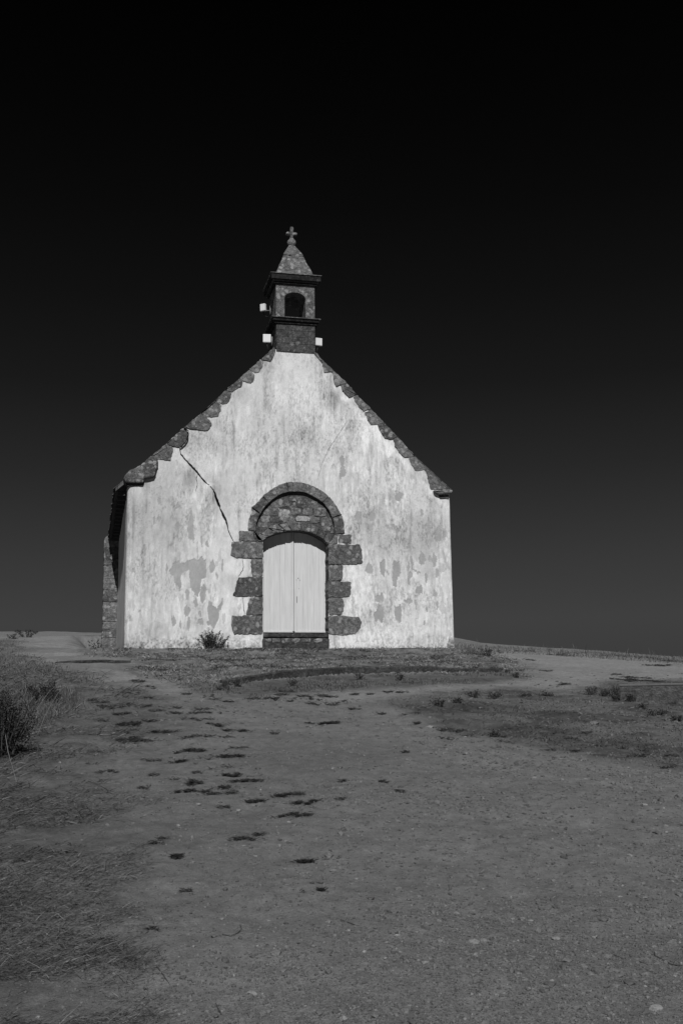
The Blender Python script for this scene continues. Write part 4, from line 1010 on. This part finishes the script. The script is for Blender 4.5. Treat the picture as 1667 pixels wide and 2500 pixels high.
MATS = [('A', 1395, 1132, 140, 26, 'widest dark weed mat on the gravel, left of the path centre'),
        ('A', 1175, 1133, 66, 11, 'narrow dark weed mat joined to the left end of the widest one'),
        ('A', 1240, 1085, 42, 24, 'ragged dark weed tuft just above the widest weed mat'),
        ('B', 310, 1180, 75, 16, 'small dark weed mat off the right end of the widest one'),
        ('B', 530, 1150, 110, 20, 'feathery dark weed mat right of the widest one, topmost of three stacked in a column'),
        ('B', 630, 1192, 90, 14, 'thin broken weed mat in the middle of three stacked in a column'),
        ('B', 570, 1290, 105, 20, 'dark feathery weed mat at the foot of three stacked in a column'),
        ('E', 260, 412, 110, 24, 'single bushy dark weed mat standing alone on bare gravel'),
        ('E', 640, 546, 65, 14, 'small arched weed mat below the three stacked ones'),
        ('E', 710, 742, 70, 14, 'lowest dark weed mat, nearest the bottom of the photograph'),
        ('B', 255, 1073, 100, 10, 'long thin weed streak just above the widest mat, to its right'),
        ('B', 190, 1030, 85, 10, 'long thin weed streak second above the widest mat'),
        ('A', 1480, 924, 90, 12, 'dark weed streak at the right end of the rows of streaks'),
        ('A', 1240, 870, 75, 20, 'soft rounded dark weed mat amid the rows of streaks'),
        ('A', 840, 805, 95, 26, 'dark weed mat at the left edge of the gravel, with pale stalks'),
        ('A', 1190, 942, 110, 8, 'long faint weed streak below the rounded weed mat'),
        ('A', 1500, 752, 66, 14, 'dark weed streak nearest the path centre in the upper rows'),
        ('A', 1400, 716, 75, 15, 'dark weed mat above the streak nearest the path centre'),
        ('A', 830, 715, 80, 24, 'loose dark weed mat beside the left grass, upper of two'),
        ('A', 1040, 760, 90, 9, 'long straight dark weed streak right of the loose mats by the grass'),
        ('D', 985, 438, 48, 14, 'small dark weed tuft left of the solitary bushy mat'),
        ('D', 1130, 520, 32, 12, 'tiny dark weed tuft lower left of the solitary bushy mat'),
        ('B', 790, 712, 55, 7, 'short dark weed streak alone in the middle of the upper gravel')]
for a in MATS: weed_mat(*a)
SMALL = {'A': [(1150, 1052, 60, 7), (1265, 1012, 40, 7), (1400, 990, 95, 7), (980, 930, 55, 6), (890, 928, 16, 6), (1330, 948, 20, 5), (1390, 865, 55, 8), (1520, 848, 70, 5), (1240, 805, 110, 13), (1420, 800, 70, 9), (1260, 685, 110, 9), (950, 695, 50, 14), (1200, 640, 150, 9), (990, 632, 60, 6), (1120, 615, 35, 6), (800, 755, 60, 11), (980, 1030, 40, 20), (715, 990, 35, 9), (640, 1005, 15, 7), (910, 1100, 45, 7), (1430, 1225, 45, 7), (700, 1262, 70, 10), (960, 465, 30, 9), (880, 430, 40, 9), (1180, 512, 30, 6), (1130, 880, 25, 5), (820, 580, 45, 9), (700, 600, 90, 16), (760, 640, 90, 14), (620, 560, 60, 18), (900, 600, 70, 9), (1450, 640, 60, 6), (1290, 620, 60, 6), (840, 515, 60, 7), (940, 548, 50, 6), (640, 690, 60, 8), (600, 880, 50, 7), (580, 950, 60, 7)],
         'B': [(690, 586, 36, 5), (650, 705, 40, 6), (420, 545, 60, 8), (455, 570, 20, 7), (820, 583, 50, 5), (580, 540, 26, 6), (640, 525, 40, 5), (740, 520, 40, 5), (790, 530, 45, 5), (960, 520, 30, 5), (880, 556, 40, 4), (1060, 520, 30, 4), (550, 572, 24, 5), (1350, 690, 15, 8), (1340, 642, 110, 6), (1200, 500, 60, 4), (150, 570, 40, 6), (60, 555, 40, 6), (490, 520, 40, 6), (700, 545, 40, 4), (1285, 900, 24, 6), (880, 1065, 25, 7), (1140, 1070, 20, 8), (1240, 1128, 18, 5), (865, 1180, 16, 8), (440, 770, 12, 7), (945, 610, 40, 4), (1125, 640, 20, 5), (520, 500, 60, 7), (300, 545, 70, 6)],
         'C': [(100, 745, 90, 14), (365, 785, 44, 14), (200, 772, 70, 8), (440, 825, 60, 7), (740, 872, 50, 8), (880, 880, 30, 8), (960, 890, 70, 8), (1180, 875, 30, 9), (620, 735, 50, 14), (700, 765, 40, 9), (1060, 855, 50, 9), (820, 455, 36, 7), (690, 365, 60, 3), (560, 240, 60, 3), (780, 265, 40, 3), (1140, 383, 30, 4), (1280, 408, 70, 5), (640, 205, 80, 3), (800, 258, 30, 3), (1080, 258, 70, 6), (1260, 275, 90, 4), (60, 795, 50, 6), (1320, 880, 40, 8), (1490, 910, 40, 7), (1310, 930, 30, 12), (1480, 980, 60, 5), (850, 800, 40, 6), (960, 765, 40, 8), (1120, 830, 30, 7), (1240, 920, 50, 6), (1500, 300, 60, 8), (1330, 430, 90, 6), (1200, 420, 80, 6), (600, 298, 26, 4), (1400, 330, 60, 5), (350, 182, 30, 5)],
         'D': [(1040, 408, 18, 11), (1180, 715, 20, 5), (980, 990, 18, 7), (440, 440, 90, 22), (540, 850, 80, 14), (410, 1035, 80, 26), (600, 1070, 60, 16), (120, 548, 26, 14)]}
PP = []
for k, L in SMALL.items():
    for (a, b, hw, hh) in L:
        c, hx, hy = mat_px(k, a, b, hw, hh); PP.append(mat_mesh('', c, hx*1.15, max(hy*1.1, .045), int(np.clip(hx*hy*9000, 60, 1100)), M_leaf))
P = np.vstack(PP); D = dist(P)
o = strands('creeping_weeds', P, D, .018+.034*RNG.random(len(P)))
tag(o, 'thin creeping weeds flecked over the gravel and bank', 'ground cover', kind='stuff')

# ---- bushes and tufts
def bush(name, px, py, wpx, hpx, nst, label, cat, group=None, dark=(.010, .030), leafsz=.016, lean=.35, dense_=26, Y=None, spread=.035):
    p = g(px, py) if Y is None else np.array([W(np.array(px), np.array(py), Y)[0], Y, 0.0])
    if Y is not None: p[2] = float(hground(np.array([p[0]]), np.array([p[1]]))[0])
    D = math.hypot(p[0]-CP[0], p[1]-CP[1]); hw_ = wpx/2/F*D; h_ = hpx/F*D
    t = empty(name, tuple(p)); tag(t, label, cat, group)
    bm = bmesh.new(); LV = []; rs = random.Random(int(px*3+py))
    for s in range(nst):
        a = rs.uniform(0, 6.28); rr_ = rs.random()**.6; tipx = math.cos(a)*hw_*rr_; tipy = math.sin(a)*hw_*.7*rr_
        hh_ = h_*rs.uniform(.55, 1.0)*(1-.35*rr_**2); b0 = Vector((tipx*.25, tipy*.25, -.03))
        pts = [b0, Vector((tipx*.55, tipy*.55, hh_*.45)), Vector((tipx*.85, tipy*.85, hh_*.8)), Vector((tipx, tipy, hh_))]
        tube(bm, pts, [.006, .005, .004, .002], 4)
        for q in range(dense_):
            u = rs.uniform(.08, 1.0); i = min(int(u*3), 2); f_ = u*3-i; pt = pts[i].lerp(pts[i+1], f_)
            sp_ = spread*(1.3-u*.6)*max(.6, h_/.5)
            LV.append(pt+Vector((rs.gauss(0, sp_), rs.gauss(0, sp_), rs.gauss(0, sp_*.8))))
    obj('stems', bm, M_twig, t)
    P = np.array([v[:] for v in LV]); P[:, 2] = np.maximum(P[:, 2], .0)
    leaves('foliage', P, RNG.uniform(.6, 1.25, len(P))*leafsz*max(1, D/18), RNG.uniform(*dark, len(P)), M_leaf, t, .2)
    return t
bush('wall_shrub', 521, 1590, 92, 54, 46, 'dark leafy shrub growing against the white wall left of the door', 'shrub', dense_=60, leafsz=.011, dark=(.004, .014), spread=.017, Y=-.24)
bush('wall_shrub', 503, 1590, 26, 76, 5, 'tallest thin dark sprig in the shrub by the white wall', 'shrub', dense_=40, leafsz=.010, spread=.014, dark=(.004, .014), Y=-.16)
bush('dry_sprig', 338, 1592, 22, 26, 4, 'thin dry sprig at the foot of the wall near its left corner', 'plant', dense_=6, leafsz=.008, Y=-.08)
bush('corner_weed', 1190, 1602, 40, 24, 12, 'leafy weed with pale stalks just off the right corner of the wall', 'plant', dark=(.02, .05), dense_=16)
G1 = 'weed tufts along the stone edging'
for (k, a, b, w_, h_, lab) in (('B', 560, 462, 90, 52, 'dark weed tuft hanging over the left half of the long edging'), ('B', 985, 425, 70, 66, 'tall dark weed tuft in the middle of the long edging'), ('B', 1245, 425, 80, 46, 'bushy weed tuft right of the middle of the long edging'), ('B', 130, 490, 130, 40, 'low spreading weed at the left end of the long edging'), ('C', 505, 410, 50, 44, 'dark weed tuft just past the right end of the long edging'), ('C', 450, 385, 40, 34, 'smaller weed tuft at the right end of the long edging'), ('B', 210, 462, 60, 40, 'thin weed tuft near the left end of the long edging')):
    q = Z(k, [(a, b)])[0]; bush('weed_tuft', q[0], q[1], w_/2.613, h_/2.613, 10, lab, 'weeds', G1, (.018, .05), .014, dense_=16)
G2 = 'clumps on the right bank'
for (k, a, b, w_, h_, lab) in (('C', 10, 590, 130, 60, 'dark round weed clump at the left tip of the right bank'), ('C', 130, 570, 70, 36, 'small dark weed clump beside the one at the bank tip'), ('C', 240, 540, 110, 60, 'wide dark weed clump on the upper rim of the right bank'), ('C', 370, 540, 110, 52, 'feathery weed clump right of the wide one on the bank rim'), ('C', 700, 530, 120, 30, 'low weed clump at the right end of the bank rim'), ('C', 560, 530, 100, 22, 'flat weed clump midway along the bank rim'), ('C', 985, 520, 100, 76, 'dark leafy weed clump at the left end of the right edging'), ('C', 1070, 525, 80, 48, 'low dark weed clump between two taller ones by the right edging'), ('C', 1140, 530, 70, 84, 'upright dark weed clump right of the leafy one by the edging'), ('C', 1290, 555, 60, 76, 'dark upright weed in front of the concrete block, at its left'), ('C', 1140, 560, 60, 70, 'bushy dark weed hiding the left end of the concrete block'), ('C', 1365, 545, 30, 60, 'thin upright weed in front of the middle of the concrete block'), ('C', 1450, 555, 60, 88, 'tallest dark weed at the right end of the concrete block'), ('C', 1235, 560, 50, 50, 'small weed left of the concrete block'), ('C', 1400, 650, 130, 50, 'broad dark weed patch down the bank from the concrete block'), ('C', 1310, 610, 70, 36, 'little dark weed patch just below the concrete block'), ('C', 1540, 690, 140, 46, 'dark weed patch at the right edge of the photograph'), ('C', 365, 790, 80, 40, 'small dark weed clump at the lower left rim of the right bank')):
    q = Z(k, [(a, b)])[0]; bush('weed_clump', q[0], q[1], w_/2.613, h_/2.613, 14, lab, 'weeds', G2, (.016, .045), .012, dense_=20)
bush('dark_shrub', 5, 1852, 150, 165, 60, 'big dark shrub cut off by the left edge of the photograph', 'shrub', dense_=130, leafsz=.010, dark=(.004, .016))
bush('dark_shrub', 110, 1720, 100, 60, 24, 'dark shrub among the tall dry grass on the left', 'shrub', dense_=60, leafsz=.011, dark=(.008, .025))
bush('skyline_weed', 65, 1556, 60, 24, 16, 'dark weed tuft on the left skyline', 'weeds', dense_=16, leafsz=.014, dark=(.012, .035))
bush('skyline_weed', 35, 1560, 70, 14, 10, 'low weeds left of the dark tuft on the left skyline', 'weeds', dense_=12, leafsz=.014, dark=(.02, .05))
bush('wall_side_weed', 240, 1582, 70, 22, 16, 'low dark weeds at the foot of the buttress', 'weeds', dense_=16, leafsz=.014, dark=(.02, .05))
# long bent stalks at the left
for (pts, lab) in (([(12, 1815), (8, 1850), (18, 1880), (40, 1920)], 'long bent dry stalk arching down at the left edge'), ([(170, 1715), (140, 1745), (110, 1780), (92, 1800)], 'longest pale dry stalk leaning over the matted grass'), ([(165, 1712), (120, 1745), (85, 1775)], 'shorter pale stalk beside the longest leaning one')):
    q = np.array(pts, float); P, ok = cast(q[:, 0], q[:, 1]); P[:, 2] += np.array([.28, .25, .15, .03])[:len(P)]*(.9 if len(P) > 3 else 1)
    bm = bmesh.new(); tube(bm, [Vector(p-P[-1]) for p in dense(P, 4)], .0028, 5)
    o = obj('dry_stalk', bm, flat_mat('straw', .15, .8, .2, .15, 30), None, True); o.location = P[-1]; tag(o, lab, 'stalk')
for (k, pts, lab) in (('F', [(1385, 1110), (1390, 1140), (1430, 1160), (1500, 1190), (1565, 1200)], 'dark bent twig lying at the right edge of the path'), ('E', [(225, 965), (235, 995), (210, 1030), (165, 1045), (110, 1035)], 'curled dark twig on the gravel at the lower left'), ('D', [(1000, 1225), (1040, 1265), (1075, 1305)], 'thin straight twig on the gravel by the lower left grass'), ('E', [(70, 1420), (85, 1460), (105, 1495)], 'short thin twig near the bottom left of the path'), ('F', [(1112, 1140), (1150, 1158), (1190, 1168)], 'short dark twig above the long stone flake'), ('E', [(865, 930), (900, 945), (955, 965)], 'thin twig lying in the middle of the lower path')):
    q = Z(k, pts); P, ok = cast(q[:, 0], q[:, 1]); P = seat(P); P[:, 2] += .005
    bm = bmesh.new(); tube(bm, [Vector(p-P[0]) for p in dense(P, 4)], .0018, 5)
    o = obj('dry_twig', bm, M_twig, None, True); o.location = P[0]; tag(o, lab, 'twig', 'twigs lying on the path')
